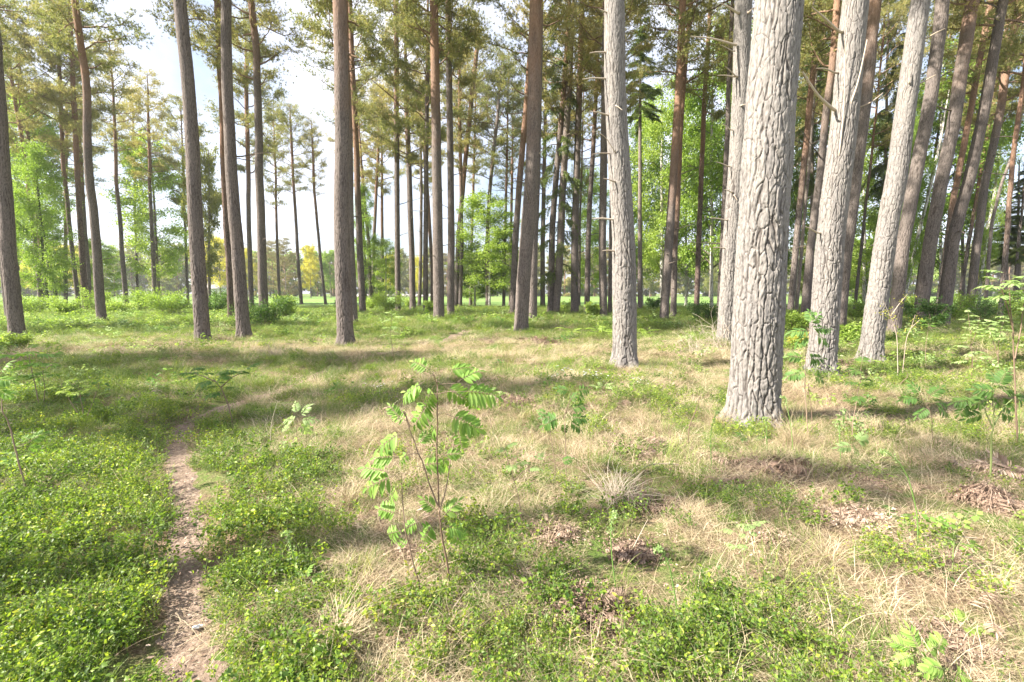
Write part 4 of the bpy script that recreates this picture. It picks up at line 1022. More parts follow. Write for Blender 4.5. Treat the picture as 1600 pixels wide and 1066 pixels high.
# ------------------------------------------------------------------ compound leaves, ferns, saplings
def pinnate(L, pairs, rng, wid=.34, droop=.5, curl=.25, slim=.17):
    """rowan leaf along +x: stalk with opposite toothed leaflets and one at the end"""
    g = Geo(); t = np.linspace(0, 1, 10); ang = -droop*t
    x = np.cumsum(np.cos(ang))/10*L; z = np.cumsum(np.sin(ang))/10*L
    P = np.stack([x, 0*x, z], 1); g.add(*tube(P, np.linspace(.0013, .0006, 10), 4), 0, .3)
    its = []
    for k in range(pairs):
        u_ = .28 + .68*(k/(pairs-.4)); sz = L*wid*(.75 + .5*math.sin(math.pi*min(u_, .95)))
        for sg in (-1, 1): its.append((u_, sg, sz, math.radians(72 - 22*u_)))
    its.append((1.0, 0, L*wid*1.05, 0))
    for u_, sg, sz, an in its:
        b = np.array([np.interp(u_, t, x), 0, np.interp(u_, t, z)]); ta = -droop*u_
        fx = np.array([math.cos(ta), 0, math.sin(ta)]); up = np.array([-math.sin(ta), 0, math.cos(ta)]); sd = np.array([0, 1.0, 0])
        an += rng.normal()*.1; d = fx*math.cos(an) + sd*sg*math.sin(an) - up*(curl*rng.uniform(.3, 1.6)); d /= np.linalg.norm(d)
        w = np.cross(up, d); w /= np.linalg.norm(w); nn = np.cross(d, w)
        prof = [(0, .02), (.2, .62), (.45, 1.0), (.7, .78), (.88, .4), (1, .02)]; hw = sz*slim; rows = []
        for s_, q in prof:
            c = b + d*sz*s_ - nn*(sz*.14*s_*s_)
            rows += [c - w*hw*q + nn*hw*q*.45, c, c + w*hw*q + nn*hw*q*.45]
        i = np.arange(5)*3
        g.add(rows, np.concatenate([np.stack([i, i+1, i+4, i+3], 1), np.stack([i+1, i+2, i+5, i+4], 1)]), 1, float(np.clip(.5+.25*rng.normal(), 0, 1)))
    return g
def put(dst, src, R, T, matmap=None):
    for V, Fc, Mt, A in zip(src.V, src.F, src.M, src.A):
        pass
    V = np.concatenate(src.V) @ R.T + T
    for Fc, Mt in zip(src.F, src.M):
        dst.F.append(Fc + dst.n); dst.M.append(Mt if matmap is None else np.full(len(Mt), matmap, np.int32))
    dst.V.append(V); dst.A.append(np.concatenate(src.A)); dst.n += len(V)
def frame(d, up):
    d = np.array(d, float); d /= np.linalg.norm(d); s = np.cross(up, d); s /= np.linalg.norm(s)+1e-9; return np.stack([d, s, np.cross(d, s)], 1)
def stemline(pp, D, jit=0):
    P = np.array([DP(a, b, D) for a, b in pp]); 
    t = np.linspace(0, len(P)-1, max(8, 5*len(P))); Q = np.stack([np.interp(t, range(len(P)), P[:, k]) for k in range(3)], 1)
    for _ in range(3): Q[1:-1] = (Q[:-2]+2*Q[1:-1]+Q[2:])/4
    return Q
def sapling(label, stems, leafspec=None, auto=None, mat='rowan', name='rowan_sapling', cat='sapling', r=.005, smat='stem', seed=1, group='rowan saplings in the clearing', D=None):
    """stems: list of photograph polylines (first one starts at the foot); leafspec: (px, py, angle, length px) ; auto: (count, length m, droop)"""
    rng = np.random.default_rng(seed); x0, y0 = GP(*stems[0][0])
    if D is None: D = y0
    else: x0 = float(DP(stems[0][0][0], stems[0][0][1], D)[0]); y0 = D
    z0 = gz(x0, y0); t = thing(name, label, cat, (x0, y0, z0), group); O = np.array([x0, y0, z0])
    lines = []
    for k, pp in enumerate(stems):
        Q = stemline(pp, D) - O
        if k == 0 or abs(Q[0, 2]) < .12: Q[0, 2] = -.03
        Q[:, 1] += (fbm(np.arange(len(Q))*.25, k, 0, seed)-.5)*.06*np.linspace(0, 1, len(Q))
        g = Geo(); g.add(*tube(Q, np.linspace(r*(1 if k == 0 else .75), r*.4, len(Q)), 7), 0, rng.random())
        link('stem', g.mesh('stem', [M[smat]], True), t); lines.append(Q)
    g = Geo()
    if leafspec:
        for px, py, an, ln in leafspec:
            p = DP(px, py, D) - O; a = math.radians(an); yy = rng.uniform(-.3, .25)
            d = np.array([math.cos(a), yy, math.sin(a)]); p[1] += rng.normal()*.03
            up = np.array([-.25, -.75, .75]) + rng.normal(size=3)*.25
            lf = pinnate(ln*D/F*(1.38 if seed == 3 else 1.05), 6 if ln < 28 else 7, rng, .36, .5, .3, .145)
            put(g, lf, frame(d, up/np.linalg.norm(up)), p)
            # stalk back to the nearest stem point
            al = np.concatenate(lines); q = al[np.argmin(((al-p)**2).sum(1) + (al[:, 2] > p[2]+.02)*.01)]
            g.add(*tube(np.array([q, (q+p)/2+np.array([0, 0, .006]), p]), [.0018, .0013, .001], 4), 0, .4)
    if auto:
        cnt, L, dr = auto
        for Q in lines:
            for k in range(cnt):
                u_ = (.52 + .48*(k+1)/cnt)*(len(Q)-1); i0 = min(int(u_), len(Q)-2); p = Q[i0] + (Q[i0+1]-Q[i0])*(u_-i0)
                az = k*2.4 + rng.normal()*.4 + seed; el = rng.uniform(.1, .7) + (.4 if k == cnt-1 else 0)
                d = np.array([math.cos(az), math.sin(az), el]); put(g, pinnate(L*(.7+.5*rng.random()), 6, rng, .38, dr, .25, .15), frame(d, np.array([0, 0, 1.0])), p)
    if g.n: link('foliage', g.mesh('foliage', [M[smat], M[mat]]), t)
    return t
# the big one in front, stems and leaves as they stand
sapling('tallest foreground rowan sapling with several thin stems and drooping leaves', [
    [(705,932),(699,880),(690,838),(686,800),(684,747),(682,700),(683,660),(684,610),(678,585)],
    [(684,790),(672,760),(662,725),(652,705),(640,668)],
    [(686,800),(697,765),(704,720),(712,680)],
    [(657,918),(644,875),(634,830),(630,790),(626,760)],
    [(640,668),(630,640),(622,655)]],
  [(672,590,205,34),(676,580,150,26),(683,596,235,38),(688,600,330,34),(690,585,20,32),(712,612,5,46),(716,612,310,30),(712,600,40,30),
   (676,622,230,42),(670,618,165,30),(690,648,345,44),(712,655,335,36),(716,665,280,26),(684,662,230,30),
   (640,668,200,38),(640,660,150,24),(632,655,120,22),(648,705,60,22),(640,706,220,20),(690,712,310,20),(686,716,290,18),(690,708,10,22),
   (626,742,195,46),(616,738,160,36),(644,735,10,38),(628,752,225,26),(630,712,165,30),
   (628,830,200,24),(626,812,165,32),(622,822,235,24),(640,855,150,16),(680,815,235,36),(684,806,120,26),(690,815,350,30),(692,818,310,34),(690,808,50,28),(660,812,200,24),(700,830,20,14)],
  r=.0058, seed=3)
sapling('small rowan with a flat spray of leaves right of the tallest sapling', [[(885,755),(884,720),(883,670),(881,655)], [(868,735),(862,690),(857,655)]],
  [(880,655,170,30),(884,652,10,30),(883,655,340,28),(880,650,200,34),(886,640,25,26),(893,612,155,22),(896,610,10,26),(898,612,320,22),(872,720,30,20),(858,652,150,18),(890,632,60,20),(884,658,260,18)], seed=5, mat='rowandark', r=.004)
sapling('pale thin seedling between the tallest and the flat leaved rowan', [[(817,828),(811,780),(802,748),(790,708),(786,700)], [(804,750),(820,735),(834,722)]], auto=(4, .085, .4), mat='rowanpale', seed=6, r=.003)
sapling('pale curly leaved seedling right of the tallest sapling top', [[(770,682),(766,655),(762,628),(764,606)], [(764,640),(772,622),(780,612)]], auto=(5, .10, .5), mat='rowanpale', seed=7, r=.003)
sapling('light green sapling in the strip behind the tallest foreground rowan', [[(617,569),(613,545),(610,520),(612,492)]], auto=(9, .20, .6), mat='rowanpale', seed=8, r=.006)
sapling('bare stemmed sapling with few leaves at the left edge', [[(47,785),(37,745),(27,713),(12,660),(0,622),(-8,590)]], [(-2,592,10,30),(3,585,60,24),(0,600,330,24),(38,694,35,26),(36,694,150,18),(38,696,330,18),(2,620,20,22)], seed=9, r=.0065)
sapling('pale leafed sapling cluster near the left edge behind the bare stem', [[(62,640),(55,600),(48,565),(44,548)], [(68,638),(70,600),(66,565)]], auto=(8, .22, .5), mat='rowan', seed=10, r=.007)
sapling('dark stemmed leaning sapling with a wide leafy head beyond the path bend', [[(363,657),(356,632),(345,606),(334,590)], [(345,606),(362,590),(378,582)], [(340,598),(318,588),(296,582)]], auto=(7, .17, .5), seed=11, r=.009, mat='rowandark')
sapling('feathery low rowan right of the path among dry grass', [[(463,694),(464,675),(464,660)]], [(464,660,165,26),(464,658,15,26),(464,655,60,24),(464,660,320,22),(463,662,215,22),(466,650,110,20),(464,664,340,26)], mat='rowanpale', seed=12, r=.003)
sapling('leafy bush like sapling left of the path bend', [[(131,662),(128,630),(122,600)], [(133,660),(145,625),(155,598)], [(130,660),(108,625),(96,600)]], auto=(6, .15, .5), mat='bush', seed=13, r=.006)
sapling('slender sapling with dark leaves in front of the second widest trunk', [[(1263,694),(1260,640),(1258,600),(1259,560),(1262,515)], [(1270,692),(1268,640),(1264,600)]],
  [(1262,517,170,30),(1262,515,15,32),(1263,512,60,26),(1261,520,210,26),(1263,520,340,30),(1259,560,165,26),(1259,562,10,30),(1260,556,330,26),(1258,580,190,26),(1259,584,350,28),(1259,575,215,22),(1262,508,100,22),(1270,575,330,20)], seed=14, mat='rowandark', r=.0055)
sapling('thin sapling with dim leaves below the pale leaning pine', [[(1332,700),(1331,670),(1336,640),(1344,600),(1346,572)]], auto=(8, .14, .5), mat='bushdark', seed=15, r=.005)
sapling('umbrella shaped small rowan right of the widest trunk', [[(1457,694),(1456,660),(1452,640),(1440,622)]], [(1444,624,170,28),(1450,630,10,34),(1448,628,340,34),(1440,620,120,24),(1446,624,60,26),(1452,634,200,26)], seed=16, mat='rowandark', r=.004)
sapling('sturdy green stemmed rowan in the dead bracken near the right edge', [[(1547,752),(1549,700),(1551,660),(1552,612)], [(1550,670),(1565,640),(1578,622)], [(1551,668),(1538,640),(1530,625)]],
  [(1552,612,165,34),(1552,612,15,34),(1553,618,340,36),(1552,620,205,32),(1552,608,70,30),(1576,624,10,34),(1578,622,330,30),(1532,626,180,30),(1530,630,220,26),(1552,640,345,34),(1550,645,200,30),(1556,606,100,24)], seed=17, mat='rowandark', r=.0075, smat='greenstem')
sapling('tall sapling with pale leaves crowding the right edge', [[(1590,692),(1587,640),(1586,560),(1580,480),(1576,430)], [(1586,560),(1598,500),(1604,440)], [(1584,520),(1570,470),(1562,440)]], auto=(13, .15, .5), mat='rowanpale', seed=18, r=.008)
sapling('second pale leaved sapling just left of the tall edge one', [[(1560,590),(1559,550),(1563,520),(1570,500)], [(1560,560),(1550,530),(1545,510)]], auto=(9, .15, .5), mat='rowanpale', seed=19, r=.007)
sapling('pale rowan in front of the striped dark pine', [[(1520,585),(1519,555),(1516,520),(1514,490)], [(1518,540),(1526,515),(1532,497)]], auto=(9, .15, .5), mat='rowanpale', seed=20, r=.007)
sapling('light round leaved seedling before the dark shaded pine', [[(1447,572),(1446,545),(1450,515),(1452,505)]], auto=(6, .20, .5), mat='rowan', seed=21, r=.006)
sapling('thin pale sapling in the sunny strip near the right edge', [[(1519,600),(1518,570),(1520,545)]], auto=(6, .2, .5), mat='rowanpale', seed=22, r=.005)
sapling('short feathery seedling with one bright horizontal frond', [[(1332,740),(1331,715),(1330,692)]], [(1330,692,20,30),(1330,694,175,26),(1332,690,60,20),(1330,700,340,24)], mat='rowanpale', seed=23, r=.0035, smat='greenstem')
sapling('bright seedling with broad leaves at the lower right corner', [[(1440,1066),(1432,1035),(1424,1010)]], [(1424,1012,110,40),(1426,1010,165,34),(1428,1010,20,34),(1425,1014,200,30),(1428,1016,330,34)], mat='rowan', seed=24, r=.003, smat='greenstem')
sapling('rowan seedling half cut by the bottom edge at the right', [[(1478,1090),(1476,1060),(1474,1040)]], [(1474,1042,150,40),(1476,1040,40,40),(1475,1044,190,34),(1478,1042,350,36)], mat='rowan', seed=25, r=.003, smat='greenstem')
sapling('low rowan seedling by the dry grass right of the lower path', [[(470,925),(474,915),(480,905)]], [(480,905,150,22),(482,903,30,24),(481,907,340,22),(480,902,80,22)], mat='rowan', seed=26, r=.002)
sapling('single pale seedling with cupped leaves on stem in the lower middle right', [[(1171,932),(1165,890),(1158,855),(1148,822)], [(1160,862),(1172,838),(1180,815)]], auto=(5, .055, .4), mat='rowanpale', seed=27, r=.0028, smat='greenstem')
def broadleaf(label, stems, n, size, seed, mat='bush'):
    t = sapling(label, stems, None, None, name='aspen_seedling', seed=seed, r=.0032, smat='greenstem', group=None)
    rng = np.random.default_rng(seed); x0, y0 = GP(*stems[0][0]); O = np.array([x0, y0, gz(x0, y0)]); g = Geo(); pts = []
    for pp in stems:
        Q = stemline(pp, y0) - O
        for k in range(n):
            i0 = int(len(Q)*(.35+.65*rng.random()))-1; d = rng.normal(size=3)*np.array([1, 1, .4]); d /= np.linalg.norm(d); p = Q[max(i0, 1)] + d*.035
            g.add(*tube(np.array([Q[max(i0, 1)], p]), [.0008, .0006], 3), 0, .5); pts.append(p)
    pts = np.array(pts); V, Fc, v = leaves(pts, size*(.7+.5*rng.random(len(pts))), rng, .85, .5, .1); g.add(V, Fc, 1, v)
    link('foliage', g.mesh('foliage', [M['greenstem'], M[mat]]), t)
broadleaf('round leaved seedling with shiny leaves lower right', [[(1488,908),(1489,860),(1490,822),(1478,800)], [(1490,835),(1505,810),(1524,800)], [(1489,830),(1465,812),(1448,808)], [(1490,850),(1515,850),(1532,868)]], 11, .034, 40, 'rowan')

# bracken crooks unrolling on green stalks
def crook(label, pp, r=.0035, seed=1, pin=True):
    rng = np.random.default_rng(seed); x0, y0 = GP(*pp[0]); O = np.array([x0, y0, gz(x0, y0)]); Q = stemline(pp, y0) - O; Q[0, 2] = -.02
    t = thing('bracken_shoot', label, 'fern', tuple(O), 'young bracken shoots')
    e = Q[-1]; d = Q[-1]-Q[-2]; d /= np.linalg.norm(d); a = np.linspace(0, 4.2, 12); rr = .012*(1-.13*a)
    sg = 1 if d[0] >= 0 else -1
    ang0 = math.atan2(d[2], d[0]); cur = [e]
    for k in range(11): cur.append(cur[-1] + .0045*np.array([math.cos(ang0 - sg*a[k]*.9), 0, math.sin(ang0 - sg*a[k]*.9)]))
    Q = np.concatenate([Q, np.array(cur[1:])]); g = Geo(); g.add(*tube(Q, np.linspace(r, r*.55, len(Q)), 7), 0, .5); link('stem', g.mesh('stem', [M['shoot']], True), t)
    if pin:
        g = Geo(); P = []
        for k in range(14):
            p = Q[len(Q)-4-k]; P.append(p)
        P = np.repeat(np.array(P), 5, 0); V, Fc, v = leaves(P + rng.normal(size=P.shape)*.006, .016, rng, .5, .2); g.add(V, Fc, 0, v)
        link('foliage', g.mesh('foliage', [M['rowanpale']]), t)
for q, (lb, pp) in enumerate([
  ('curved green bracken shoot in the lower middle, right of the straight one', [(1060,970),(1054,925),(1045,880),(1033,860)]),
  ('straight green bracken shoot in the lower middle', [(964,932),(957,880),(954,840),(956,808)]),
  ('tall bent green shoot beside the round leaved seedling', [(1435,858),(1433,800),(1420,748),(1405,722),(1384,706)]),
  ('thin shoot below the dead bracken on the right of the bleached tuft', [(1113,738),(1110,700),(1111,670),(1119,646)]),
  ('leaning shoot right of the widest trunk foot', [(1240,714),(1236,665),(1230,636),(1226,622)]),
  ('short straight shoot close to the widest trunk foot', [(1199,712),(1198,680),(1197,655)]),
  ('shoot left of the feathery frond seedling', [(1314,725),(1312,690),(1312,660)]),
  ('dark shoot standing among bilberries right of the lower path', [(465,912),(459,870),(450,836)]),
  ('slim shoot at the right edge of the sunny strip', [(1593,690),(1592,650),(1594,618)]),
]): crook(lb, pp, seed=q+1)

def fern(label, px, yb, size, seed, mat='bush', n=7, group='green ferns'):
    rng = np.random.default_rng(seed); x, y = GP(px, yb); g = Geo(); L = size*y/F
    for k in range(n):
        az = k*6.28/n + rng.normal()*.3; d = np.array([math.cos(az), math.sin(az), rng.uniform(.7, 1.6)])
        put(g, pinnate(L*(.7+.4*rng.random()), 11, rng, .22, 1.0, .2), frame(d, np.array([0, 0, 1.0])), np.zeros(3), 0)
    link('fern', g.mesh('fern', [M[mat]]), None, (x, y, gz(x, y)), label=label, category='fern', group=group)
fern('bright fern on the shaded grass in front of the shaggy spruce', 893, 522, 24, 1)
fern('feathery fern left of the big pale trunk', 940, 522, 28, 2)
fern('light fern right of the big pale trunk', 1010, 520, 26, 3)
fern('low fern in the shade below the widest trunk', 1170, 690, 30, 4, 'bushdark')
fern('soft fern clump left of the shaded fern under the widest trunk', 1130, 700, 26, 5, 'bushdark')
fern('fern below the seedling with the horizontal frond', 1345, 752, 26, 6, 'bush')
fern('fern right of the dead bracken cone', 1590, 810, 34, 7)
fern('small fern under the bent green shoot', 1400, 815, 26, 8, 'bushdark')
fern('pale leafy clump with white flowers beyond the clearing', 940, 618, 24, 9, 'rowanpale')
fern('fern low in the right corner among bracken', 1510, 985, 40, 10)
fern('flat fern under the shiny leaved seedling', 1460, 900, 34, 11, 'bushdark')

# ------------------------------------------------------------------ dead bracken heaps and dry tufts
def heap(label, px, yb, wpx, hpx, seed, n=26, name='dead_bracken', mat='bracken', cone=False):
    rng = np.random.default_rng(seed); x, y = GP(px, yb); Wd, Hh = wpx/2*y/F, hpx*y/F; g = Geo()
    n = int(n*1.5)
    for k in range(n):
        az = rng.random()*6.28; rr = Wd*math.sqrt(rng.random())
        if cone: p = np.array([rng.normal()*.03, rng.normal()*.03, Hh]); d = np.array([math.cos(az), math.sin(az), -.9]); L = math.hypot(Wd, Hh)*(.7+.5*rng.random())
        else: p = np.array([rr*math.cos(az)*.75, rr*math.sin(az)*.6, Hh*(1-(rr/Wd)**2)*rng.random()+.015]); az = rng.random()*6.28; d = np.array([math.cos(az), math.sin(az), rng.normal()*.2]); L = Wd*(.32+.45*rng.random())
        lf = pinnate(L, 12, rng, .26, rng.uniform(-.3, .6), .7, .085)
        put(g, lf, frame(d, unit(np.array([0, 0, 1.0]) + rng.normal(size=3)*.6)), p, 0)
        m = 7
        Q = curve3(p, d, L, 5, -.03, rng, .2); g.add(*tube(Q, np.linspace(.0028, .0012, 6), 4), 0, rng.random())
    V, Fc, v = leaves(rng.normal(size=(n*26, 3))*np.array([Wd*.62, Wd*.5, Hh*.25]) + np.array([0, 0, Hh*.3]), .022, rng, .5, .1, .3); V[:, 2] = np.maximum(V[:, 2], .005); g.add(V, Fc, 0, v*.8)
    link(name, g.mesh(name, [M[mat]]), None, (x, y, gz(x, y)), label=label, category='dead fern', group='heaps of dead bracken')
for q, (lb, px, yb, w, h, n, cone) in enumerate([
  ('long pinkish heap of dead bracken below the widest trunk', 1195, 742, 120, 24, 44, False), ('reddish dead bracken right of the long pinkish heap', 1325, 758, 80, 22, 28, False),
  ('large dark heap of dead bracken at the foot of the green stemmed rowan', 1545, 742, 130, 30, 48, False), ('cone shaped tangle of dead fronds below the large dark heap', 1540, 790, 54, 36, 34, True),
  ('flattened dead fronds trailing right of the cone shaped tangle', 1590, 800, 60, 20, 20, False),
  ('dark brown curled fronds left of the bleached tuft', 862, 842, 70, 34, 30, False), ('hollow brown mound of old fronds in the lower middle', 915, 960, 120, 50, 46, False),
  ('pink grey dead fronds under the shiny leaved seedling', 1465, 890, 110, 24, 32, False), ('dead fronds around the foot of the pale lower seedling', 1210, 850, 50, 18, 18, False),
  ('broken brown stalks standing in dead fronds right of centre', 1330, 820, 80, 34, 28, False), ('dead fronds in the bottom right corner', 1470, 1010, 110, 30, 30, False),
  ('reddish dead fronds right of the bleached tuft', 1010, 792, 80, 16, 22, False), ('dead fronds beside the left edge bare sapling', 40, 800, 70, 16, 18, False),
  ('brown fronds behind the straight bracken shoot', 990, 865, 70, 24, 26, False), ('reddish bracken left of the pale leaning pine foot', 1318, 570, 30, 16, 22, False),
  ('dry bracken on the sunny bank left of the broad orange topped trunk foot', 845, 538, 60, 10, 30, False), ('purple brown dead tussock left of the flat leaved rowan', 800, 640, 60, 18, 26, False),
  ('dusky dead bracken patch beyond the flat leaved rowan', 1010, 700, 100, 22, 34, False), ('dead fronds at the foot of the tallest sapling', 640, 865, 50, 24, 22, False)]):
    heap(lb, px, yb, w*(1 if cone else 1.1), h*(1 if cone else .6), q+1, n, cone=cone)
def tuft(label, px, yb, wpx, hpx, seed, n=170, mat='paletuft', a=(.1, 1.0), b=(.7, 2.0), W=.0022):
    rng = np.random.default_rng(seed); x, y = GP(px, yb); Wd, Hh = wpx/2*y/F, hpx*y/F
    P = rng.normal(size=(n, 3))*np.array([Wd*.16, Wd*.16, 0]); az = rng.random(n)*6.28
    L = math.hypot(Wd, Hh)*(.6+.6*rng.random(n)); g = Geo()
    g.add(*blades(P, az, L, W*(.7+.6*rng.random(n)), rng.uniform(*a, n), rng.uniform(*b, n), rng, 7, .01, .3, .22)[:2], 0, np.repeat(rng.random(n), 16))
    link('grass_tuft', g.mesh('grass_tuft', [M[mat]]), None, (x, y, gz(x, y)), label=label, category='grass tuft', group='dry grass tufts')
tuft('bleached wiry grass tuft standing out in the middle of the clearing', 962, 790, 110, 54, 1, 230, 'paletuft', (.15, 1.25), (.9, 2.3), W=.0028)
tuft('drooping straw tuft right of the lower path', 530, 1010, 110, 70, 2, 200, 'straw')
tuft('straw tuft left of the tallest sapling foot', 545, 800, 90, 36, 3, 180, 'straw')
tuft('long lying straw tuft in the lower right middle', 1290, 880, 120, 50, 4, 260, 'straw', (.6, 1.3), (1.2, 2.2))
tuft('straw tuft above the bottom edge left of the big mound', 700, 1000, 90, 46, 5, 160, 'straw')
tuft('straw tussock at the foot of the widest trunk', 1240, 700, 110, 44, 6, 300, 'straw')
tuft('pale tussock left of the widest trunk foot', 1120, 662, 70, 30, 7, 220, 'straw')
tuft('small brown grass tuft beside the leaning leafy head', 390, 625, 50, 20, 8, 160, 'straw')

# twigs
def twig(label, pts, r=.005, mat='deadwood', D=None):
    x0, y0 = GP(*pts[0]); D = D or y0; O = np.array([x0, D, gz(x0, y0)]); Q = stemline(pts, D) - O; Q[0, 2] = -.01; g = Geo(); g.add(*tube(Q, np.linspace(r, r*.35, len(Q)), 6), 0, RNG.random())
    link('twig', g.mesh('twig', [M[mat]], True), None, tuple(O), label=label, category='twig')
twig('dark bare forked twig standing left of the widest trunk', [(1075,690),(1077,665),(1088,640),(1096,612)], .006, 'stem')
twig('thin pale stalk right of the path in the grass', [(422,695),(424,660),(434,626)], .003)
twig('dry stalk crossing the grass beside the yellow leafed twigs', [(1406,600),(1420,588),(1410,570)], .006, 'stem')
twig('broken orange brown stalk right of centre', [(1314,830),(1313,800),(1315,772)], .005, 'bracken')
twig('bent brown stalk beside the broken upright one', [(1340,815),(1330,790),(1318,770)], .004, 'bracken')
twig('long dark twig leaning at the lower right edge', [(1590,990),(1560,950),(1530,915),(1508,885)], .003, 'stem')
twig('thin brown stick before the brown fronds', [(985,865),(1000,835),(1012,812)], .003)
def lying(label, a, b, r, mat='deadwood', up=.03):
    (x0, y0), (x1, y1) = GP(*a), GP(*b); z0, z1 = gz(x0, y0)+up, gz(x1, y1)+up; n_ = 10; t = np.linspace(0, 1, n_)
    P = np.stack([x0+(x1-x0)*t, y0+(y1-y0)*t + .02*np.sin(t*5), z0+(z1-z0)*t + .02*np.sin(t*3)], 1) - np.array([x0, y0, z0]); g = Geo(); g.add(*tube(P, np.linspace(r, r*.6, n_), 7), 0, RNG.random())
    link('fallen_branch', g.mesh('fallen_branch', [M[mat]], True), None, (x0, y0, z0), label=label, category='branch')
lying('pale fallen branch lying in the sunny strip right of the pale grey pine', (465, 546), (492, 541), .02)
lying('short fallen log lying in grass between the spruce and the upright pine', (877, 493), (900, 493), .07, up=.06)
lying('thin fallen stick low on the right side', (1420, 855), (1520, 850), .006)
lying('bare fallen twig left of the long pinkish heap', (1000, 745), (1060, 735), .005)
lying('fallen stick in the bracken near the right edge', (1515, 738), (1545, 715), .006)

# twiggy shrubs with yellow young leaves before the pale leaning pine
def budtwig(label, stems, seed):
    rng = np.random.default_rng(seed); x0, y0 = GP(*stems[0][0]); y0 = min(y0, 10.2); x0 = float(DP(stems[0][0][0], stems[0][0][1], y0)[0]); O = np.array([x0, y0, gz(x0, y0)])
    t = thing('shrub', label, 'shrub', tuple(O), 'budding shrubs'); pts = []
    for pp in stems:
        Q = stemline(pp, y0) - O; g = Geo(); g.add(*tube(Q, np.linspace(.007, .003, len(Q)), 6), 0, .3); link('stem', g.mesh('stem', [M['deadwood']], True), t)
        for k in range(26): pts.append(Q[int(len(Q)*(.45+.55*rng.random()))-1] + rng.normal(size=3)*.06)
    V, Fc, v = leaves(np.array(pts), .036, rng, .5, .3); g = Geo(); g.add(V, Fc, 0, v); link('foliage', g.mesh('foliage', [M['bud']]), t)
budtwig('forked shrub with yellow young leaves before the pale leaning pine', [[(1403,590),(1402,528),(1396,505),(1390,492),(1380,470)], [(1391,495),(1405,475),(1418,460)], [(1391,494),(1378,488)]], 1)
budtwig('smaller yellow budding shrub before the dark shaded pine', [[(1410,585),(1416,528),(1424,512),(1430,492)], [(1424,512),(1437,500)]], 2)

# bits on the ground
def scrap(label, px, py, w, seed, name='fallen_leaf', cat='leaf', mat='white'):
    x, y = GP(px, py); rng = np.random.default_rng(seed); n_ = 12; a = np.linspace(0, 2*np.pi, n_, endpoint=False); r = w*(.6+.5*rng.random(n_))
    top = np.stack([np.cos(a)*r, np.sin(a)*r*.6, .008 + .012*rng.random(n_)], 1); V = np.concatenate([top, top - np.array([0, 0, .004]), [[0, 0, .02]], [[0, 0, .012]]])
    F1 = [[k, (k+1) % n_, 2*n_] for k in range(n_)] + [[n_+(k+1) % n_, n_+k, 2*n_+1] for k in range(n_)]; g = Geo(); g.add(V, F1, 0, .5); g.add(V, [[k, n_+k, n_+(k+1) % n_, (k+1) % n_] for k in range(n_)], 0, .5)
    link(name, g.mesh(name, [M[mat]]), None, (x, y, gz(x, y)+.012), label=label, category=cat)
scrap('white scrap of paper lying on the lower path', 308, 976, .024, 1, 'paper_scrap', 'litter')
scrap('small white mushroom cap in the bilberries right of the path', 434, 934, .018, 2, 'mushroom', 'mushroom')
scrap('pale dead leaf beside the lower right seedling', 1218, 850, .030, 3, mat='paletuft')
scrap('bleached dead leaf on the ground near the tall bent shoot', 1392, 808, .030, 4, mat='paletuft')
scrap('tiny white leaf in the sunny strip right of the second widest trunk', 1357, 640, .03, 5)

# ------------------------------------------------------------------ ground cover
def g_bilberry(seed, n=13, ls=.92):
    rng = np.random.default_rng(seed); g = Geo(); LP = []
    for s in range(n):
        a = rng.random()*6.28; r = .11*math.sqrt(rng.random()); H_ = .07+.09*rng.random()
        P = curve3((r*math.cos(a), r*math.sin(a), -.01), (rng.normal()*.35, rng.normal()*.35, 1), H_, 5, 0, rng, .18); g.add(*tube(P, np.linspace(.0012, .0007, 6), 3), 1, .4)
        for q in range(3):
            Q = curve3(P[2+q], (rng.normal(), rng.normal(), .9), .035+.04*rng.random(), 3, 0, rng, .15); g.add(*tube(Q, [.0008, .0007, .0006, .0005], 3), 1, .5)
            for w in range(4):
                for z in range(2): LP.append(Q[w] + rng.normal(size=3)*.005)
        for w in range(3): LP.append(P[3+w] + rng.normal(size=3)*.008)
    LP = np.array(LP); V, Fc, v = leaves(LP, ls*(.009+.013*rng.random(len(LP))), rng, .62, .35, .12); g.add(V, Fc, 0, v)
    return g.mesh('bilberry', [M['bil'], M['greenstem']])
def g_grass(seed, n, L, W, a0, a1, mat, R=.10, segs=4, kink=.05):
    rng = np.random.default_rng(seed); P = np.zeros((n, 3)); rr = R*np.sqrt(rng.random(n)); a = rng.random(n)*6.28; P[:, 0] = rr*np.cos(a); P[:, 1] = rr*np.sin(a); P[:, 2] = -.005
    g = Geo(); V, Fc, v = blades(P, rng.random(n)*6.28 if a1[1] < 1.3 else (rng.normal()*.9 + rng.normal(size=n)*.9 + rng.random()*6.28), L[0]+(L[1]-L[0])*rng.random(n), W*(.6+.8*rng.random(n)), rng.uniform(*a0, n), rng.uniform(*a1, n), rng, segs, .004, .15, kink)
    g.add(V, Fc, 0, v); return g.mesh('blades', [M[mat]])
def g_litter(seed, n=30, mat='litter', s=.014, R=.13):
    rng = np.random.default_rng(seed); P = np.stack([rng.normal(size=n)*R*.6, rng.normal(size=n)*R*.6, .003+.012*rng.random(n)], 1); g = Geo()
    V, Fc, v = leaves(P, s*(.5+1.2*rng.random(n)), rng, .35, 1.1, .1); V[:, 2] = np.maximum(V[:, 2], .001); g.add(V, Fc, 0, v); return g.mesh('bits', [M[mat]])
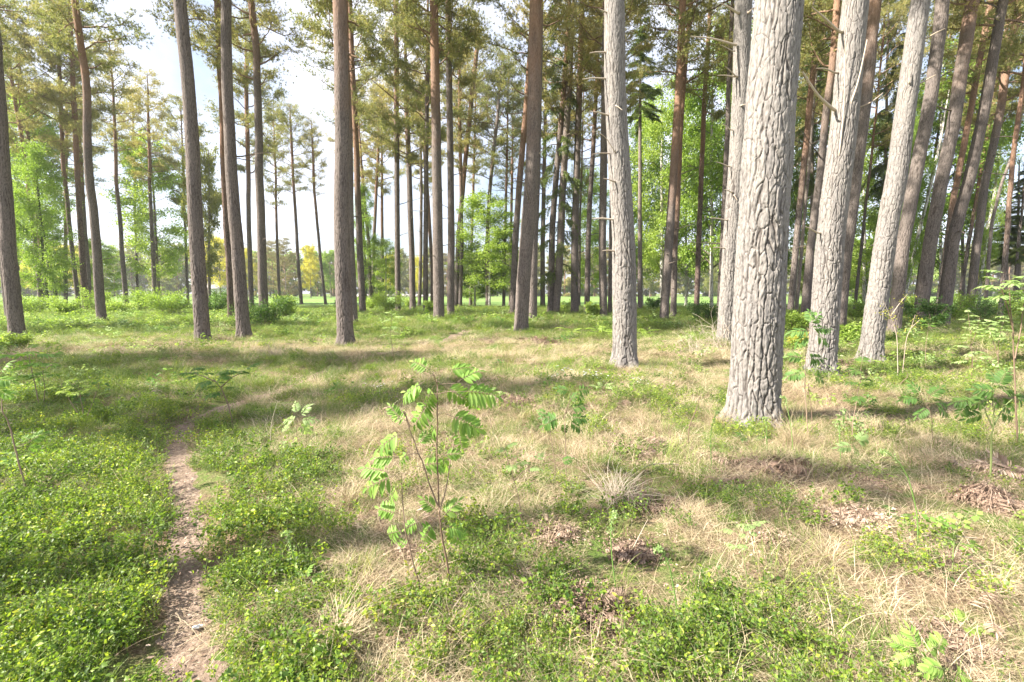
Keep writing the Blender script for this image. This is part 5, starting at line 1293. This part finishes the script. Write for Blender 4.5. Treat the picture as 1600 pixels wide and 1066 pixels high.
def g_bracken(seed):
    rng = np.random.default_rng(seed); g = Geo()
    for k in range(3):
        az = rng.random()*6.28; put(g, pinnate(.16+.14*rng.random(), 9, rng, .24, rng.uniform(-.2, .5), .6, .085), frame((math.cos(az), math.sin(az), rng.uniform(0, .3)), unit(np.array([0, 0, 1.0]) + rng.normal(size=3)*.4)), np.array([rng.normal()*.05, rng.normal()*.05, .02]), 0)
    return g.mesh('fronds', [M['bracken']])
def g_anemone(seed):
    rng = np.random.default_rng(seed); g = Geo()
    for k in range(9):
        p = np.array([rng.normal()*.09, rng.normal()*.09, .11+.04*rng.random()]); g.add(*tube(np.array([[p[0], p[1], 0], p]), [.001, .001], 3), 1, .5)
        for q in range(6):
            a = q*1.047; d = np.array([math.cos(a), math.sin(a), .35]); V, Fc, v = leaves(np.array([p]), .017, rng, .7, 1.2, .0, np.array([d])*4); g.add(V, Fc, 0, v)
    LP = rng.normal(size=(60, 3))*np.array([.10, .10, .012]) + np.array([0, 0, .06]); V, Fc, v = leaves(LP, .035, rng, .5, .8); g.add(V, Fc, 2, v)
    return g.mesh('flowers', [M['white'], M['greenstem'], M['bushdark']])

def g_herb(seed, mat='bush'):
    rng = np.random.default_rng(seed); g = Geo(); LP = []; SZ = []
    for s in range(6):
        a = rng.random()*6.28; r = .12*math.sqrt(rng.random()); H_ = .08+.16*rng.random()
        P = curve3((r*math.cos(a), r*math.sin(a), -.01), (rng.normal()*.3, rng.normal()*.3, 1), H_, 5, 0, rng, .15); g.add(*tube(P, np.linspace(.0016, .0009, 6), 3), 1, .4)
        for w in range(5):
            for z in range(3):
                an = rng.random()*6.28; LP.append(P[1+w] + np.array([math.cos(an), math.sin(an), .2])*.02); SZ.append(.022+.024*rng.random())
    LP = np.array(LP); V, Fc, v = leaves(LP, np.array(SZ), rng, .6, .6, .12); g.add(V, Fc, 0, v)
    return g.mesh('herb', [M[mat], M['greenstem']])
def w_herb(x, y):
    px, py = PJ(x, y); nz = fbm(x/.7, y/.7, 0, 91, 3)
    w = .03 + gs(px, py, [(1430,600,230,55,.42),(1250,540,120,25,.5),(120,500,260,22,.7),(60,600,120,60,.35),(900,508,240,14,.4),(500,500,200,12,.4),(1400,800,200,80,.15),(940,600,90,18,.4)])
    return np.clip(w, 0, 1)*sstep(.38, .55, nz)*sstep(.0, .1, off_path(x, y))
BANDS = [(1.25, 3.2), (3.2, 6), (6, 10), (10, 17), (17, 30), (30, 48)]
def sample(rho, seed, wfun, bands=BANDS):
    rng = np.random.default_rng(seed); out = []
    for k, (d0, d1) in enumerate(bands):
        if rho[k] <= 0: continue
        wmax = 1.22*d1 + 1.2; n_ = int(rho[k]*(d1-d0)*2*wmax); x = rng.uniform(-wmax, wmax, n_); y = rng.uniform(d0, d1, n_)
        m = np.abs(x) < 1.22*y + 1.2; x, y = x[m], y[m]
        if len(x) == 0: continue
        w = wfun(x, y); m = rng.random(len(x)) < w; x, y = x[m], y[m]; out.append(np.stack([x, y, np.full(len(x), k)], 1))
    return np.concatenate(out)
def gs(px, py, L):
    r = np.zeros(len(px))
    for cx, cy, rx, ry, a in L: r = r + a*np.exp(-((px-cx)/rx)**2 - ((py-cy)/ry)**2)
    return r
def off_path(x, y, w=.03):
    d = np.full(len(x), 9.0); m = (np.abs(x) < 12) & (y < 40); d[m] = path_dist(x[m], y[m]); return d
def w_bil(x, y):
    px, py = PJ(x, y); nz = fbm(x/.55, y/.55, 0, 21, 3); big = fbm(x/2.2, y/2.2, 0, 22, 2)
    w = sstep(640, 730, py)*(1-sstep(255, 275, px)*(1-sstep(300, 320, px)*0))*1.0*(px < 300)
    w = w + sstep(690, 760, py)*(px > 290)*(1-sstep(420, 560, px))*.75 + sstep(880, 960, py)*(px > 290)*(1-sstep(1250, 1400, px))*.5
    w = w + gs(px, py, [(800,850,90,30,.5),(1190,950,200,60,.3),(700,900,70,30,.5),(1440,880,60,20,.3),(1550,1010,60,30,.35),(150,640,200,50,.5),(1400,610,200,35,.3),(1180,600,100,20,.0),(940,600,90,22,.3),(1300,1000,160,40,.4),(1010,830,60,22,.4),(480,720,60,25,.4),(1000,920,200,30,.3),(760,760,120,25,.25),(1200,800,150,30,.25),(620,620,90,20,.25),(1050,640,150,20,.3),(1330,900,120,40,.2),(1480,560,140,25,.45)])
    w = w + .07
    w = w*sstep(.38, .56, nz + .18*np.clip(w, 0, 1) + .2*(big-.5)); d = off_path(x, y)
    return np.clip(w, 0, 1)*sstep(-.03, .09, d)
def w_straw(x, y):
    px, py = PJ(x, y); nz = fbm(x/.8, y/.8, 0, 41, 3)
    w = .16 + .1*(px > 320) + sstep(330, 520, px)*sstep(575, 620, py)*.85 + gs(px, py, [(600,546,560,11,1.2),(1000,600,300,22,.8),(900,560,300,8,.6),(760,640,120,20,.4),(1450,620,350,60,.7),(330,545,160,6,.6),(60,760,90,25,.4),(250,560,220,10,.2)])
    w = w*(1 - .35*sstep(900, 1000, py)*(1-sstep(1150, 1350, px)))
    d = off_path(x, y); return np.clip(w, 0, 1)*sstep(.30, .55, nz+.12)*sstep(.0, .12, d)
def w_grass(x, y):
    px, py = PJ(x, y); nz = fbm(x/.9, y/.9, 0, 61, 3)
    w = .42 + (1-sstep(520, 535, py))*.6 + gs(px, py, [(250,610,330,45,.7),(560,575,400,14,.6),(600,700,250,70,.25),(1150,680,80,30,.4),(1400,700,200,40,.3),(100,900,150,120,.2),(1000,740,120,30,.3)])
    w = w*(1 - .7*np.clip(gs(px, py, [(600,546,560,11,1.),(1000,600,300,22,.9),(1450,620,350,60,.7),(900,560,300,8,.6)]), 0, 1))
    d = off_path(x, y); far = sstep(12, 15, y); return np.clip(w, 0, 1)*sstep(.25, .5, nz+.12)*sstep(.02, .12, d)
def w_litter(x, y):
    d = off_path(x, y); px, py = PJ(x, y); return np.clip(.25 + .75*(1-sstep(-.02, .08, d)), 0, 1)
def w_brk(x, y):
    px, py = PJ(x, y); nz = fbm(x/.5, y/.5, 0, 81, 3); w = .05 + gs(px, py, [(1400,760,350,60,.7),(900,880,200,60,.5),(1000,690,250,30,.5),(1500,950,200,90,.5),(640,640,200,30,.35),(700,870,120,40,.4)])
    return np.clip(w, 0, 1)*sstep(.45, .6, nz)*sstep(.0, .1, off_path(x, y))
def w_flower(x, y):
    px, py = PJ(x, y); return np.clip(gs(px, py, [(880,603,45,5,.9),(960,605,40,5,.9),(620,625,40,10,.25),(1010,606,30,4,.5)]), 0, 1)
def cover(name, protos, rho, seed, wf, scl, tall=1.0, foot=0):
    A = sample(rho, seed, wf)
    if foot:                       # grass standing against the tree feet
        rg = np.random.default_rng(seed+50); E = []
        for t, D, X0, (Zs, Xs, Ys, R) in TREES.values():
            if D > 34: continue
            m = int(foot*(3 + 26*R[2]*2)); a = rg.random(m)*6.28; r = R[2]*(1.12 + .5*rg.random(m)**2) + .02
            k = next(i for i, (d0, d1) in enumerate(BANDS) if D < d1); E.append(np.stack([X0 + r*np.cos(a), D + r*np.sin(a), np.full(m, max(k-1, 0))], 1))
        A = np.concatenate([A] + E)
    n_ = len(A); rng = np.random.default_rng(seed+1); k = A[:, 2].astype(int); z = GHp(A[:, 0], A[:, 1])
    rot = np.stack([rng.normal(size=n_)*.12, rng.normal(size=n_)*.12, rng.random(n_)*6.28], 1); s = np.array(scl)[k]*(.6+.85*rng.random(n_)**1.3)
    S = np.stack([s, s, s*tall*(np.array([1, 1, .9, .75, .6, .5])[k])], 1)
    print(name, n_)
    return scatter_nodes(name, np.stack([A[:, 0], A[:, 1], z], 1), rot, S, rng.integers(0, len(protos), n_), protos)
cover('bilberry_plants', [g_bilberry(k) for k in range(4)] + [g_bilberry(4, 7, 1.15), g_bilberry(5, 16, .65)], [95, 72, 38, 16, 4, 0], 1, w_bil, [1, 1.05, 1.3, 1.7, 2.6, 3])
cover('dry_grass', [g_grass(10+k, 84, (.08, .26), .0018, (.5, 1.45), (1.4, 2.0), 'straw', .14, 5, .16) for k in range(6)], [72, 62, 42, 22, 8, 1.5], 2, w_straw, [.9, 1, 1.2, 1.7, 2.6, 3.6], foot=1.0)
cover('green_grass', [g_grass(20+k, 60, (.06, .17), .0024, (.0, .9), (.6, 1.6), 'grass', .11, 4, .05) for k in range(5)], [38, 40, 30, 20, 9, 4], 3, w_grass, [.9, 1, 1.3, 1.8, 3.0, 4.5], foot=1.0)
cover('leaf_litter', [g_litter(30+k) for k in range(5)] + [g_grass(36+k, 16, (.02, .07), .0022, (1.2, 1.6), (1.3, 1.7), 'straw', .13, 2, .2) for k in range(3)], [110, 75, 20, 4, 0, 0], 4, w_litter, [1, 1, 1.3, 1.8, 2, 2])
cover('bracken_litter', [g_bracken(40+k) for k in range(6)], [24, 20, 10, 3, 0, 0], 5, w_brk, [.8, .9, 1.1, 1.5, 2, 2])
cover('anemones', [g_anemone(50+k) for k in range(2)], [8, 8, 8, 8, 0, 0], 6, w_flower, [1, 1, 1.2, 1.2, 1, 1])
cover('herb_seedlings', [g_herb(60), g_herb(61, 'rowandark'), g_herb(62, 'rowanpale'), g_herb(63)], [10, 14, 14, 10, 5, 3], 7, w_herb, [.8, 1, 1.3, 1.8, 2.6, 3.2])

# ------------------------------------------------------------------ the air
def haze():
    m, nt, o = newmat('haze_air')
    v = ND(nt, "ShaderNodeVolumePrincipled"); v.inputs["Density"].default_value = HAZE; v.inputs["Color"].default_value = (.93, .95, 1, 1); v.inputs["Anisotropy"].default_value = .2
    nt.links.new(v.outputs[0], o.inputs["Volume"])
    g = Geo(); boxg(g, (0, 95, 15), (760, 330, 34)); link('haze', g.mesh('haze', [m]), kind='stuff')
HAZE = .0004
haze()
sc.cycles.volume_bounces = 0
